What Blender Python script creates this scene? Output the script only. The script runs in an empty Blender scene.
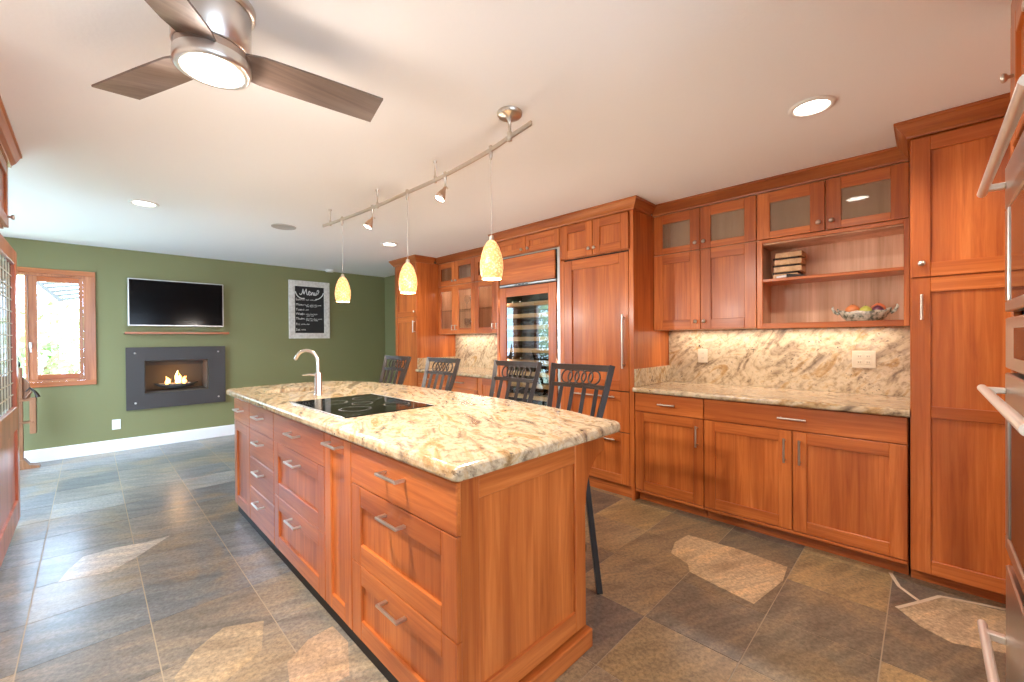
import bpy, bmesh, math, random
from mathutils import Vector, Matrix
from math import sin, cos, pi, radians
random.seed(7)
SC = bpy.context.scene
COL = SC.collection

# ------------------------------------------------------------------ camera
CAM_H, F_PX, YAW, PITCH, ROLL = 1.31, 417.93, .7906, .0060, .0076
s_, c_ = sin(YAW), cos(YAW)
fw, rt, dn = Vector((s_, c_, 0)), Vector((c_, -s_, 0)), Vector((0, 0, -1))
f2 = fw*cos(PITCH) + dn*sin(PITCH)
d2 = dn*cos(PITCH) - fw*sin(PITCH)
r3 = rt*cos(ROLL) + d2*sin(ROLL)
d3 = d2*cos(ROLL) - rt*sin(ROLL)
cam = bpy.data.cameras.new('camera')
cam.sensor_fit = 'HORIZONTAL'
cam.sensor_width = 36.0
cam.lens = 36.0*F_PX/1024
cam.clip_start = .02
cam_ob = bpy.data.objects.new('camera', cam)
COL.objects.link(cam_ob)
u3 = -d3
cam_ob.matrix_world = Matrix(((r3.x, u3.x, -f2.x, 0), (r3.y, u3.y, -f2.y, 0), (r3.z, u3.z, -f2.z, CAM_H), (0, 0, 0, 1)))
SC.camera = cam_ob

# ------------------------------------------------------------------ world, exposure, daylight
SC.view_settings.view_transform = 'Standard'
SC.view_settings.look = 'None'
SC.view_settings.gamma = 1
SC.view_settings.use_curve_mapping = False
SC.view_settings.exposure = 0.62
w = bpy.data.worlds.new('sky'); SC.world = w
w.use_nodes = True
bg = w.node_tree.nodes['Background']
bg.inputs[0].default_value = (.52, .73, 1, 1)
bg.inputs[1].default_value = 10
SC.cycles.max_bounces = 10
SC.cycles.diffuse_bounces = 6
SC.cycles.sample_clamp_indirect = 6

CEIL = 2.42          # ceiling height
YF = 6.876           # far (green) wall
XR = 3.72            # right wall
XL = -1.15           # left wall
YN = -3.4            # wall behind the camera

def lamp(name, kind, loc, power, color, rot=(0, 0, 0), size=.1, size_y=None, spot=None, parent=None):
    l = bpy.data.lights.new(name, kind)
    l.energy = power
    l.color = color
    if kind == 'AREA':
        l.shape = 'RECTANGLE' if size_y else 'DISK'
        l.size = size
        if size_y: l.size_y = size_y
    elif kind == 'SPOT':
        l.spot_size = spot; l.spot_blend = .6; l.shadow_soft_size = size
    else:
        l.shadow_soft_size = size
    o = bpy.data.objects.new(name, l)
    o.location = loc; o.rotation_euler = rot
    COL.objects.link(o)
    return o
WARM = (1, .90, .81)
DAY = (.58, .77, 1)
# daylight in the left wall's opening; the rear opening and its lamp are added fill
sun = lamp('sun', 'SUN', (6, 9, 9), 4, (1, .96, .88)); sun.rotation_euler = Vector((-.8, -.12, -1)).to_track_quat('-Z', 'Y').to_euler()
lamp('daylight_patio_door', 'AREA', (XL-.02, 5.45, 1.15), 18, DAY, (0, radians(-90), 0), 2.0, 2.0)
lamp('rear_fill_lamp', 'AREA', (.2, YN-.02, 1.45), 25, (1, .95, .90), (radians(90), 0, 0), 2.2, 1.3)

# ------------------------------------------------------------------ materials
def mat(name, base, rough=.5, metal=0., coat=0., emit=None, es=0., trans=0., ior=1.45, alpha=1., spec=None):
    m = bpy.data.materials.new(name)
    m.use_nodes = True
    b = m.node_tree.nodes['Principled BSDF']
    b.inputs['Base Color'].default_value = (*base, 1)
    b.inputs['Roughness'].default_value = rough
    b.inputs['Metallic'].default_value = metal
    b.inputs['Coat Weight'].default_value = coat
    b.inputs['Coat Roughness'].default_value = .22
    b.inputs['Transmission Weight'].default_value = trans
    b.inputs['IOR'].default_value = ior
    b.inputs['Alpha'].default_value = alpha
    if spec is not None: b.inputs['Specular IOR Level'].default_value = spec
    if emit:
        b.inputs['Emission Color'].default_value = (*emit, 1)
        b.inputs['Emission Strength'].default_value = es
    m['b'] = 1
    return m
class NT:
    def __init__(self, m):
        self.t = m.node_tree; self.b = self.t.nodes['Principled BSDF']
    def n(self, typ, **kw):
        x = self.t.nodes.new(typ)
        for k, v in kw.items():
            if k.startswith('i_'): x.inputs[k[2:].replace('_', ' ')].default_value = v
            else: setattr(x, k, v)
        return x
    def l(self, a, b): self.t.links.new(a, b)
    def coord(self, scale, kind='Object', rot=(0, 0, 0)):
        tc = self.n('ShaderNodeTexCoord'); mp = self.n('ShaderNodeMapping')
        mp.inputs['Scale'].default_value = scale; mp.inputs['Rotation'].default_value = rot
        self.l(tc.outputs[kind], mp.inputs[0]); return mp.outputs[0]
    def noise(self, vec, scale, detail=4, rough=.5, dist=0.):
        x = self.n('ShaderNodeTexNoise')
        x.inputs['Scale'].default_value = scale; x.inputs['Detail'].default_value = detail
        x.inputs['Roughness'].default_value = rough; x.inputs['Distortion'].default_value = dist
        self.l(vec, x.inputs['Vector']); return x.outputs['Fac']
    def ramp(self, fac, stops, interp='LINEAR'):
        r = self.n('ShaderNodeValToRGB'); e = r.color_ramp; e.interpolation = interp
        while len(e.elements) > 1: e.elements.remove(e.elements[-1])
        e.elements[0].position = stops[0][0]; e.elements[0].color = (*stops[0][1], 1)
        for p, c in stops[1:]: e.elements.new(p).color = (*c, 1)
        self.l(fac, r.inputs[0]); return r.outputs[0]
    def mix(self, a, b, fac, mode='MIX'):
        m = self.n('ShaderNodeMix'); m.data_type = 'RGBA'; m.blend_type = mode
        for v, i in ((fac, 0), (a, 6), (b, 7)):
            if hasattr(v, 'is_linked') or hasattr(v, 'links'): self.l(v, m.inputs[i])
            elif i == 0: m.inputs[0].default_value = v
            else: m.inputs[i].default_value = (*v, 1)
        return m.outputs[2]
    def math(self, op, a, b=None):
        m = self.n('ShaderNodeMath'); m.operation = op
        for v, i in ((a, 0), (b, 1)):
            if v is None: continue
            if hasattr(v, 'links'): self.l(v, m.inputs[i])
            else: m.inputs[i].default_value = v
        return m.outputs[0]
    def bump(self, h, strength, dist=.01):
        b = self.n('ShaderNodeBump'); b.inputs['Strength'].default_value = strength; b.inputs['Distance'].default_value = dist
        self.l(h, b.inputs['Height']); self.l(b.outputs[0], self.b.inputs['Normal'])
    def base(self, c): self.l(c, self.b.inputs['Base Color'])

def wood(name, axis, dark=(.37, .080, .014), mid=(.485, .124, .023), light=(.585, .176, .040), rough=.36):
    m = mat(name, mid, rough, coat=.35)
    t = NT(m)
    sc = [30, 30, 30]; sc[axis] = 1.3
    sp = [4.5, 4.5, 4.5]; sp[axis] = .5
    n1 = t.noise(t.coord(sc), 1.5, 6, .6, .8)
    n2 = t.noise(t.coord(sp), 1.5, 1, .4, .15)
    g = t.ramp(n1, [(.28, dark), (.5, mid), (.74, light)])
    p = t.ramp(n2, [(.34, (.72, .64, .58)), (.5, (1, 1, 1)), (.64, (1.20, 1.30, 1.40))])
    oi = t.n('ShaderNodeObjectInfo')
    r = t.ramp(oi.outputs['Random'], [(0, (.9, .88, .86)), (1, (1.08, 1.1, 1.12))])
    t.base(t.mix(t.mix(g, p, .85, 'MULTIPLY'), r, .8, 'MULTIPLY'))
    return m
WZ = wood('cherry_upright_grain', 2)
WY = wood('cherry_grain_along_run', 1)
WX = wood('cherry_grain_across', 0)
CROWN = wood('cherry_molding', 1, (.30, .075, .018), (.40, .112, .026), (.48, .16, .042))
CROWNX = wood('cherry_molding_across', 0, (.30, .075, .018), (.40, .112, .026), (.48, .16, .042))
DOORW = wood('mahogany_door', 2, (.33, .075, .03), (.45, .12, .055), (.52, .16, .08), .3)
WINW = wood('window_wood', 2, (.34, .10, .035), (.44, .15, .055), (.52, .20, .08), .4)
OAK = wood('brown_stand_wood', 2, (.15, .055, .02), (.24, .095, .036), (.31, .14, .06), .45)
BLOCKW = wood('maple_block', 0, (.55, .30, .12), (.68, .42, .2), (.75, .5, .27), .45)
SLATW = wood('rack_wood', 1, (.50, .30, .12), (.62, .40, .18), (.70, .48, .25), .5)
BLADE = wood('walnut_blade', 0, (.125, .085, .068), (.17, .12, .097), (.215, .158, .13), .45)
INTW = wood('cabinet_interior', 2, (.58, .31, .17), (.68, .40, .24), (.74, .47, .31), .5)

STEEL = mat('brushed_steel', (.66, .63, .60), .30, 1.)
OVENBAR = mat('pale_brushed_steel', (.84, .78, .71), .36, .6)
NICKEL = mat('satin_nickel', (.62, .56, .49), .33, 1.)
CHROME = mat('polished_nickel', (.80, .76, .70), .24, 1.)
BRONZE = mat('dark_bronze_metal', (.024, .015, .011), .34, .0, spec=.35)
BLACK = mat('black_gap', (.012, .010, .009), .6)
SEAT = mat('dark_seat_leather', (.03, .022, .018), .45)
WHITE = mat('white_trim_paint', (.86, .85, .82), .4)
PLATE = mat('ivory_plastic', (.64, .545, .40), .4)
PLATEW = mat('white_plastic', (.85, .85, .83), .4)
TVB = mat('television_glass', (.003, .003, .0035), .12, spec=.10)
SILVER = mat('silver_bezel', (.60, .60, .61), .3, .8)
PLUM = mat('charcoal_slate_panel', (.048, .042, .040), .5)
FIREBOX = mat('firebox_brick', (.10, .075, .055), .8)
BOWL = mat('dark_stone_bowl', (.055, .05, .045), .6)
GLASS = mat('clear_glass', (1, 1, 1), .02, trans=1., ior=1.45)
PANE = None
SLATEB = mat('chalkboard_black', (.022, .022, .021), .75)
CHALK = mat('white_chalk', (.82, .82, .80), .9)
FLAME = mat('flame', (1, .4, .08), .5, emit=(1, .42, .10), es=5.5)
FLAMEC = mat('flame_core', (1, .8, .3), .5, emit=(1, .80, .35), es=9)
LENS = mat('lit_lens', (1, .95, .88), .4, emit=(1, .90, .78), es=14)
CANL = mat('lit_downlight', (1, .95, .88), .4, emit=(1, .93, .82), es=14)
COOK = mat('black_ceramic_glass', (.008, .008, .007), .05)
RINGM = mat('printed_ring_grey', (.14, .14, .13), .25)
GREY = mat('speaker_grille', (.46, .44, .41), .7)

def glass_thin(name, tint, gl=.12, rough=.02, haze=None, hz=0.):
    m = bpy.data.materials.new(name); m.use_nodes = True
    nt = m.node_tree; nt.nodes.clear()
    o = nt.nodes.new('ShaderNodeOutputMaterial'); mx = nt.nodes.new('ShaderNodeMixShader')
    tr = nt.nodes.new('ShaderNodeBsdfTransparent'); g = nt.nodes.new('ShaderNodeBsdfGlossy')
    fr = nt.nodes.new('ShaderNodeFresnel'); ad = nt.nodes.new('ShaderNodeMath')
    fr.inputs[0].default_value = 1.45; ad.operation = 'ADD'; ad.inputs[1].default_value = gl
    tr.inputs[0].default_value = (*tint, 1); g.inputs['Roughness'].default_value = rough
    nt.links.new(fr.outputs[0], ad.inputs[0]); geo = nt.nodes.new('ShaderNodeNewGeometry'); inv = nt.nodes.new('ShaderNodeMath'); inv.operation = 'SUBTRACT'; inv.inputs[0].default_value = 1
    mu = nt.nodes.new('ShaderNodeMath'); mu.operation = 'MULTIPLY'
    nt.links.new(geo.outputs['Backfacing'], inv.inputs[1]); nt.links.new(ad.outputs[0], mu.inputs[0]); nt.links.new(inv.outputs[0], mu.inputs[1])
    nt.links.new(mu.outputs[0], mx.inputs[0])
    src = tr.outputs[0]
    if haze:
        df = nt.nodes.new('ShaderNodeBsdfDiffuse'); df.inputs[0].default_value = (*haze, 1)
        m2 = nt.nodes.new('ShaderNodeMixShader'); m2.inputs[0].default_value = hz
        nt.links.new(src, m2.inputs[1]); nt.links.new(df.outputs[0], m2.inputs[2]); src = m2.outputs[0]
    nt.links.new(src, mx.inputs[1]); nt.links.new(g.outputs[0], mx.inputs[2]); nt.links.new(mx.outputs[0], o.inputs[0])
    return m
PANE = glass_thin('window_glass', (.97, .98, .97), .0)
CABGLASS = glass_thin('seeded_cabinet_glass', (.95, .90, .82), .03, .04, (.62, .48, .34), .22)
CLEARG = glass_thin('clear_cabinet_glass', (.93, .90, .86), .03, .02)
WINEGLASS = glass_thin('wine_fridge_glass', (.80, .80, .78), .08)
DOORGLASS = glass_thin('leaded_glass_wall_reflection', (.05, .075, .05), .0, .04, (.085, .115, .07), .75)  # reflected green of the far wall put into the pane's own colour
for q in DOORGLASS.node_tree.nodes:
    if q.type == 'FRESNEL': q.inputs[0].default_value = 1.10
GOBLET = glass_thin('stemware_glass', (.88, .90, .90), .10)

def green_wall():
    m = mat('olive_green_paint', (.21, .207, .09), .6)
    t = NT(m)
    n = t.noise(t.coord((1, 1, 1)), 90, 3)
    t.bump(n, .06, .004)
    return m
GREEN = green_wall()
WALLW = mat('warm_white_paint', (.80, .77, .72), .7)
def ceiling_mat():
    m = mat('ceiling_paint', (.905, .915, .915), .85)
    t = NT(m)
    n = t.noise(t.coord((1, 1, 1)), 60, 5)
    t.bump(n, .10, .006)
    return m
CEILM = ceiling_mat()

def granite(name, rot, streak):
    m = mat(name, (.7, .6, .45), .16, coat=.1)
    t = NT(m)
    co = t.coord((1, 1, 1), rot=rot)
    mp = t.n('ShaderNodeMapping'); mp.inputs['Scale'].default_value = (1.2, 3.6, 3.0); t.l(co, mp.inputs[0])
    big = t.noise(mp.outputs[0], 1.7, 6, .62, 2.2)
    c = t.ramp(big, [(.30, (.15, .115, .085)), (.38, (.33, .24, .155)), (.45, (.56, .43, .27)), (.53, (.64, .515, .35)),
                     (.60, (.54, .37, .19)), (.66, (.42, .25, .105)), (.74, (.62, .50, .35))])
    fine = t.noise(co, 26, 5, .7)
    c = t.mix(c, t.ramp(fine, [(.34, (.42, .36, .30)), (.50, (.92, .92, .92)), (.68, (1.0, .98, .95))]), .8, 'MULTIPLY')
    vo = t.noise(co, 62, 2, .5)
    spk = t.ramp(vo, [(.64, (0, 0, 0)), (.70, (1, 1, 1))])
    cl = t.noise(co, 7, 3, .6)
    msk = t.ramp(cl, [(.46, (0, 0, 0)), (.62, (1, 1, 1))])
    c = t.mix(c, (.06, .048, .042), t.mix(spk, msk, 1, 'MULTIPLY'))
    mp2 = t.n('ShaderNodeMapping'); mp2.inputs['Scale'].default_value = (.9, 5.5, 4.2); t.l(co, mp2.inputs[0])
    st = t.noise(mp2.outputs[0], 2.1, 7, .66, 1.4)
    c = t.mix(c, streak, t.ramp(st, [(.55, (0, 0, 0)), (.66, (.75, .75, .75)), (.72, (.15, .15, .15))]))
    t.base(c)
    return m
GRAN = granite('cream_gold_granite', (0, 0, radians(-62)), (.45, .26, .11))
GRANB = granite('cream_grey_granite', (radians(38), 0, radians(90)), (.36, .28, .21))

def slate():
    m = mat('slate_tile', (.3, .25, .18), .36, coat=.55)
    t = NT(m)
    at = t.n('ShaderNodeAttribute'); at.attribute_name = 'tint'
    co = t.coord((1, 1, 1), rot=(0, 0, radians(24)))
    mp = t.n('ShaderNodeMapping'); mp.inputs['Scale'].default_value = (1.1, 4.6, 1); t.l(co, mp.inputs[0])
    n1 = t.noise(mp.outputs[0], 3.0, 7, .6, 0)
    v = t.ramp(n1, [(.36, (.70, .68, .66)), (.5, (1, 1, 1)), (.64, (1.40, 1.30, 1.13))])
    c = t.mix(at.outputs['Color'], v, .85, 'MULTIPLY')
    n2 = t.noise(co, 2.1, 4, .55, .6)
    c = t.mix(c, (.36, .24, .11), t.ramp(n2, [(.50, (0, 0, 0)), (.66, (.48, .48, .48))]))
    n4 = t.noise(co, 55, 5, .75)
    c = t.mix(c, t.ramp(n4, [(.36, (.58, .58, .58)), (.64, (1.36, 1.36, 1.36))]), .85, 'MULTIPLY')
    t.base(c)
    n3 = t.noise(mp.outputs[0], 9, 5, .55)
    t.bump(n3, .25, .002)
    return m
SLATE = slate()
GROUT = mat('tan_grout', (.38, .31, .22), .85)

def shade_glass():
    m = mat('amber_mosaic_glass', (.9, .62, .28), .3)
    t = NT(m)
    v = t.n('ShaderNodeTexVoronoi'); v.inputs['Scale'].default_value = 95
    t.l(t.coord((1, 1, 1)), v.inputs['Vector'])
    c = t.ramp(v.outputs['Distance'], [(.05, (1, .76, .42)), (.35, (1, .56, .23)), (.6, (.80, .36, .12))])
    t.base(c)
    t.l(c, t.b.inputs['Emission Color'])
    t.b.inputs['Emission Strength'].default_value = .62
    return m
AMBER = shade_glass()

def leafm(name, c):
    m = mat(name, c, .6)
    t = NT(m); oi = t.noise(t.coord((1, 1, 1)), 5, 2)
    t.base(t.ramp(oi, [(.3, tuple(x*.6 for x in c)), (.7, tuple(min(1, x*1.5) for x in c))]))
    return m
LEAF = leafm('light_leaf', (.36, .50, .17)); LEAF2 = leafm('mid_leaf', (.25, .40, .12))

# ------------------------------------------------------------------ mesh builder
class MB:
    def __init__(s): s.v = []; s.f = []; s.m = []; s.sm = []
    def add(s, vs, fs, m=0, smooth=False):
        o = len(s.v); s.v += [tuple(p) for p in vs]
        for f in fs: s.f.append(tuple(i+o for i in f)); s.m.append(m); s.sm.append(smooth)
        return s
    def box(s, x0, x1, y0, y1, z0, z1, b=0, m=0):
        if x0 > x1: x0, x1 = x1, x0
        if y0 > y1: y0, y1 = y1, y0
        if z0 > z1: z0, z1 = z1, z0
        b = min(b, (x1-x0)*.45, (y1-y0)*.45, (z1-z0)*.45)
        if b <= 0:
            v = [(x, y, z) for x in (x0, x1) for y in (y0, y1) for z in (z0, z1)]
            return s.add(v, [(0, 1, 3, 2), (4, 6, 7, 5), (0, 4, 5, 1), (2, 3, 7, 6), (0, 2, 6, 4), (1, 5, 7, 3)], m)
        bm = bmesh.new(); bmesh.ops.create_cube(bm, size=1)
        for q in bm.verts: q.co = Vector(((x0+x1)/2+q.co.x*(x1-x0), (y0+y1)/2+q.co.y*(y1-y0), (z0+z1)/2+q.co.z*(z1-z0)))
        bmesh.ops.bevel(bm, geom=bm.edges[:], offset=b, segments=1, affect='EDGES')
        bm.verts.index_update()
        s.add([q.co[:] for q in bm.verts], [[q.index for q in f.verts] for f in bm.faces], m); bm.free(); return s
    def tube(s, pts, r, n=12, closed=False, m=0, caps=True, smooth=True, flat=None):
        pts = [Vector(p) for p in pts]; N = len(pts)
        rs = r if isinstance(r, (list, tuple)) else [r]*N
        vs = []; up = None
        for i, p in enumerate(pts):
            a = pts[(i-1) % N] if (closed or i) else p; b = pts[(i+1) % N] if (closed or i < N-1) else p
            t = (b-a).normalized()
            if up is None:
                up = t.orthogonal().normalized() if abs(t.z) > .9 else (Vector((0, 0, 1))-t*t.z).normalized()
            up = (up-t*up.dot(t)).normalized(); sd = t.cross(up)
            for k in range(n):
                an = 2*pi*(k+.5)/n
                e = (1, 1) if flat is None else flat
                vs.append(p+up*cos(an)*rs[i]*e[0]+sd*sin(an)*rs[i]*e[1])
        fs = []
        for i in range(N if closed else N-1):
            j = (i+1) % N
            for k in range(n):
                l = (k+1) % n; fs.append((i*n+k, i*n+l, j*n+l, j*n+k))
        s.add(vs, fs, m, smooth)
        if caps and not closed: s.add(vs[:n], [tuple(range(n))[::-1]], m); s.add(vs[-n:], [tuple(range(n))], m)
        return s
    def lathe(s, c, prof, n=24, m=0, smooth=True, ax=None, sx=1, sy=1):
        c = Vector(c); vs = []; fs = []
        R = Matrix.Identity(3) if ax is None else Vector((0, 0, 1)).rotation_difference(Vector(ax)).to_matrix()
        for r, z in prof:
            for k in range(n):
                a = 2*pi*k/n; vs.append(c+R @ Vector((r*cos(a)*sx, r*sin(a)*sy, z)))
        for i in range(len(prof)-1):
            for k in range(n):
                l = (k+1) % n; fs.append((i*n+k, i*n+l, (i+1)*n+l, (i+1)*n+k))
        s.add(vs, fs, m, smooth)
        if prof[0][0] > 1e-5: s.add(vs[:n], [tuple(range(n))[::-1]], m)
        if prof[-1][0] > 1e-5: s.add(vs[-n:], [tuple(range(n))], m)
        return s
    def prism(s, poly, off, m=0):
        n = len(poly); a = [Vector(p) for p in poly]; b = [p+Vector(off) for p in a]
        fs = [tuple(range(n))[::-1], tuple(range(n, 2*n))] + [(i, (i+1) % n, n+(i+1) % n, n+i) for i in range(n)]
        return s.add(a+b, fs, m)
    def build(s, name, mats, parent=None):
        me = bpy.data.meshes.new(name); o = bpy.data.objects.new(name, me)
        off = Vector((0, 0, 0)); p = parent
        while p is not None: off += p.location; p = p.parent
        me.from_pydata([tuple(Vector(v)-off) for v in s.v], [], s.f)
        for q in (mats if isinstance(mats, (list, tuple)) else [mats]): me.materials.append(q)
        me.polygons.foreach_set('material_index', s.m); me.polygons.foreach_set('use_smooth', s.sm)
        bm = bmesh.new(); bm.from_mesh(me); bmesh.ops.recalc_face_normals(bm, faces=bm.faces[:]); bm.to_mesh(me); bm.free()
        COL.objects.link(o)
        if parent is not None: o.parent = parent
        return o
def tag(o, label, cat, group=None):
    o['label'] = label; o['category'] = cat
    if group: o['group'] = group
    return o
def thing(name, label, cat, loc=(0, 0, 0), group=None):
    o = bpy.data.objects.new(name, None); o.empty_display_size = .1; o.location = loc
    COL.objects.link(o); return tag(o, label, cat, group)
def struct(o): o['kind'] = 'structure'; return o
def copy_tree(o, parent=None):
    c = o.copy(); COL.objects.link(c); c.parent = parent
    for ch in list(o.children): copy_tree(ch, c)
    return c
class Face:
    """a vertical plane: u runs along it, v is up, w is outward"""
    def __init__(s, ori, at): s.o = ori; s.at = at
    def P(s, u, v, w):
        return {'x-': (s.at-w, u, v), 'x+': (s.at+w, u, v), 'y+': (u, s.at+w, v), 'y-': (u, s.at-w, v)}[s.o]
    def box(s, mb, u0, u1, v0, v1, w0, w1, b=0, m=0):
        a = s.P(u0, v0, w0); c = s.P(u1, v1, w1)
        return mb.box(a[0], c[0], a[1], c[1], a[2], c[2], b, m)
    def mats(s): return [WZ, WY if s.o[0] == 'x' else WX]

# ------------------------------------------------------------------ cabinet fronts
def bar_pull(F, u, v, L, horiz, w, parent, flat=False, proj=.034, name='pull_handle'):
    mb = MB(); h = L/2; q = h*.82 if not flat else h-.008
    if flat:
        if horiz:
            F.box(mb, u-h, u+h, v-.0055, v+.0055, w+proj-.007, w+proj+.003, .002)
            for e in (-q, q): F.box(mb, u+e-.008, u+e+.008, v-.005, v+.005, w, w+proj-.006, .001)
        else:
            F.box(mb, u-.006, u+.006, v-h, v+h, w+proj-.006, w+proj+.002, .002)
            for e in (-q, q): F.box(mb, u-.006, u+.006, v+e-.006, v+e+.006, w, w+proj-.005, .001)
    else:
        d = (1, 0) if horiz else (0, 1)
        mb.tube([F.P(u-d[0]*h, v-d[1]*h, w+proj), F.P(u+d[0]*h, v+d[1]*h, w+proj)], .0065, 10)
        for e in (-q, q): mb.tube([F.P(u+d[0]*e, v+d[1]*e, w), F.P(u+d[0]*e, v+d[1]*e, w+proj-.004)], .005, 8)
    return mb.build(name, NICKEL, parent)
def knob(F, u, v, w, parent):
    a = Vector(F.P(u, v, w)); ax = Vector(F.P(0, 0, 1))-Vector(F.P(0, 0, 0))
    return MB().lathe(a, [(.006, 0), (.0055, .012), (.013, .016), (.0155, .022), (.013, .027), (0, .029)], 14, ax=ax).build('knob', NICKEL, parent)
G = .0016
def shaker(F, u0, u1, v0, v1, parent, name='door', st=.072, tr=None, br=None, glass=None, midrail=None, th=.02, mats=None):
    u0 += G; u1 -= G; v0 += G; v1 -= G
    tr = tr or st; br = br or st
    mb = MB()
    F.box(mb, u0, u0+st, v0, v1, .0005, th, .0022, 0); F.box(mb, u1-st, u1, v0, v1, .0005, th, .0022, 0)
    F.box(mb, u0+st, u1-st, v0, v0+br, .0005, th-.0004, .0022, 1); F.box(mb, u0+st, u1-st, v1-tr, v1, .0005, th-.0004, .0022, 1)
    if midrail: F.box(mb, u0+st, u1-st, midrail[0], midrail[1], .0005, th-.0004, .0022, 1)
    if not glass: F.box(mb, u0+st-.006, u1-st+.006, v0+br-.006, v1-tr+.006, .001, .008, 0, 0)
    o = mb.build(name, mats or F.mats(), parent)
    if glass:
        g = MB(); F.box(g, u0+st-.004, u1-st+.004, v0+br-.004, v1-tr+.004, .006, .010)
        g.build('glass_pane', glass, o)
    return o
def slab_front(F, u0, u1, v0, v1, parent, name='drawer_front', th=.02, mt=None):
    mb = MB(); F.box(mb, u0+G, u1-G, v0+G, v1-G, .0005, th, .0025)
    return mb.build(name, mt or (F.mats()[1]), parent)
def crown_run(name, pts, z0, z1, proj, mats):
    """pts: (x,y) path of the cabinet face corner line; outward is to the left of travel"""
    prof = [(0, z0), (.012, z0), (.014, z0+.012), (.03, z0+.03), (proj*.86, z1-.018), (proj, z1-.014), (proj, z1), (0, z1)]
    n = len(pts); vs = []
    P = [Vector((p[0], p[1])) for p in pts]
    for i in range(n):
        d0 = (P[i]-P[i-1]).normalized() if i else (P[1]-P[0]).normalized()
        d1 = (P[i+1]-P[i]).normalized() if i < n-1 else d0
        n0 = Vector((-d0.y, d0.x)); n1 = Vector((-d1.y, d1.x)); mt = (n0+n1); mt = mt/(mt.dot(n0))
        for o, z in prof: q = P[i]+mt*o; vs.append((q.x, q.y, z))
    k = len(prof); fs = []; ms = []
    mb = MB(); mb.add(vs, [])
    for i in range(n-1):
        along_x = abs((P[i+1]-P[i]).x) > abs((P[i+1]-P[i]).y)
        for j in range(k):
            l = (j+1) % k; mb.f.append((i*k+j, i*k+l, (i+1)*k+l, (i+1)*k+j)); mb.m.append(1 if along_x else 0); mb.sm.append(False)
    mb.f += [tuple(range(k)), tuple(range((n-1)*k, n*k))[::-1]]; mb.m += [0, 0]; mb.sm += [False, False]
    return struct(mb.build(name, mats))

# ================================================================== ROOM SHELL
def wall_with_holes(name, ori, at, th, u0, u1, v0, v1, holes, m):
    """box grid wall; holes (ua,ub,va,vb); outward thickness goes behind the face"""
    F = Face(ori, at); mb = MB()
    us = sorted({u0, u1, *[h[0] for h in holes], *[h[1] for h in holes]}); vs = sorted({v0, v1, *[h[2] for h in holes], *[h[3] for h in holes]})
    for a, b in zip(us, us[1:]):
        for c, d in zip(vs, vs[1:]):
            if any(h[0] <= a and b <= h[1] and h[2] <= c and d <= h[3] for h in holes): continue
            F.box(mb, a, b, c, d, -th, 0)
    return struct(mb.build(name, m))
WIN = (-1.0, -.03, .86, 2.07)
FIRE = (.47, 1.12, .665, 1.07)
wall_with_holes('wall_far', 'y-', YF, .14, XL-.14, XR+.14, 0, CEIL, [WIN, FIRE], GREEN)
wall_with_holes('wall_right', 'x-', XR, .14, YN, YF, 0, CEIL, [], GREEN)
wall_with_holes('wall_left', 'x+', XL, .14, YN, YF, 0, CEIL, [(4.4, 6.5, .06, 2.14)], WALLW)
wall_with_holes('wall_near', 'y+', YN, .14, XL-.14, XR+.14, 0, CEIL, [(-.95, 1.35, .75, 2.15)], WALLW)
struct(MB().box(1.15, XR, -1.0, -.88, 0, CEIL).build('wall_oven_side', WALLW))
struct(MB().box(XL, -.43, 3.84, 3.92, 0, CEIL).build('wall_doorway', WALLW))
struct(MB().box(XL-.14, XR+.14, YN-.14, YF+.14, CEIL, CEIL+.1).build('ceiling', CEILM))
bb = MB(); bb.prism([(XL, YF-.016, 0), (XL, YF-.016, .125), (XL, YF-.008, .14), (XL, YF, .14), (XL, YF, 0)], (XR-.7-XL, 0, 0))
struct(bb.build('baseboard_far', WHITE))

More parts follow.
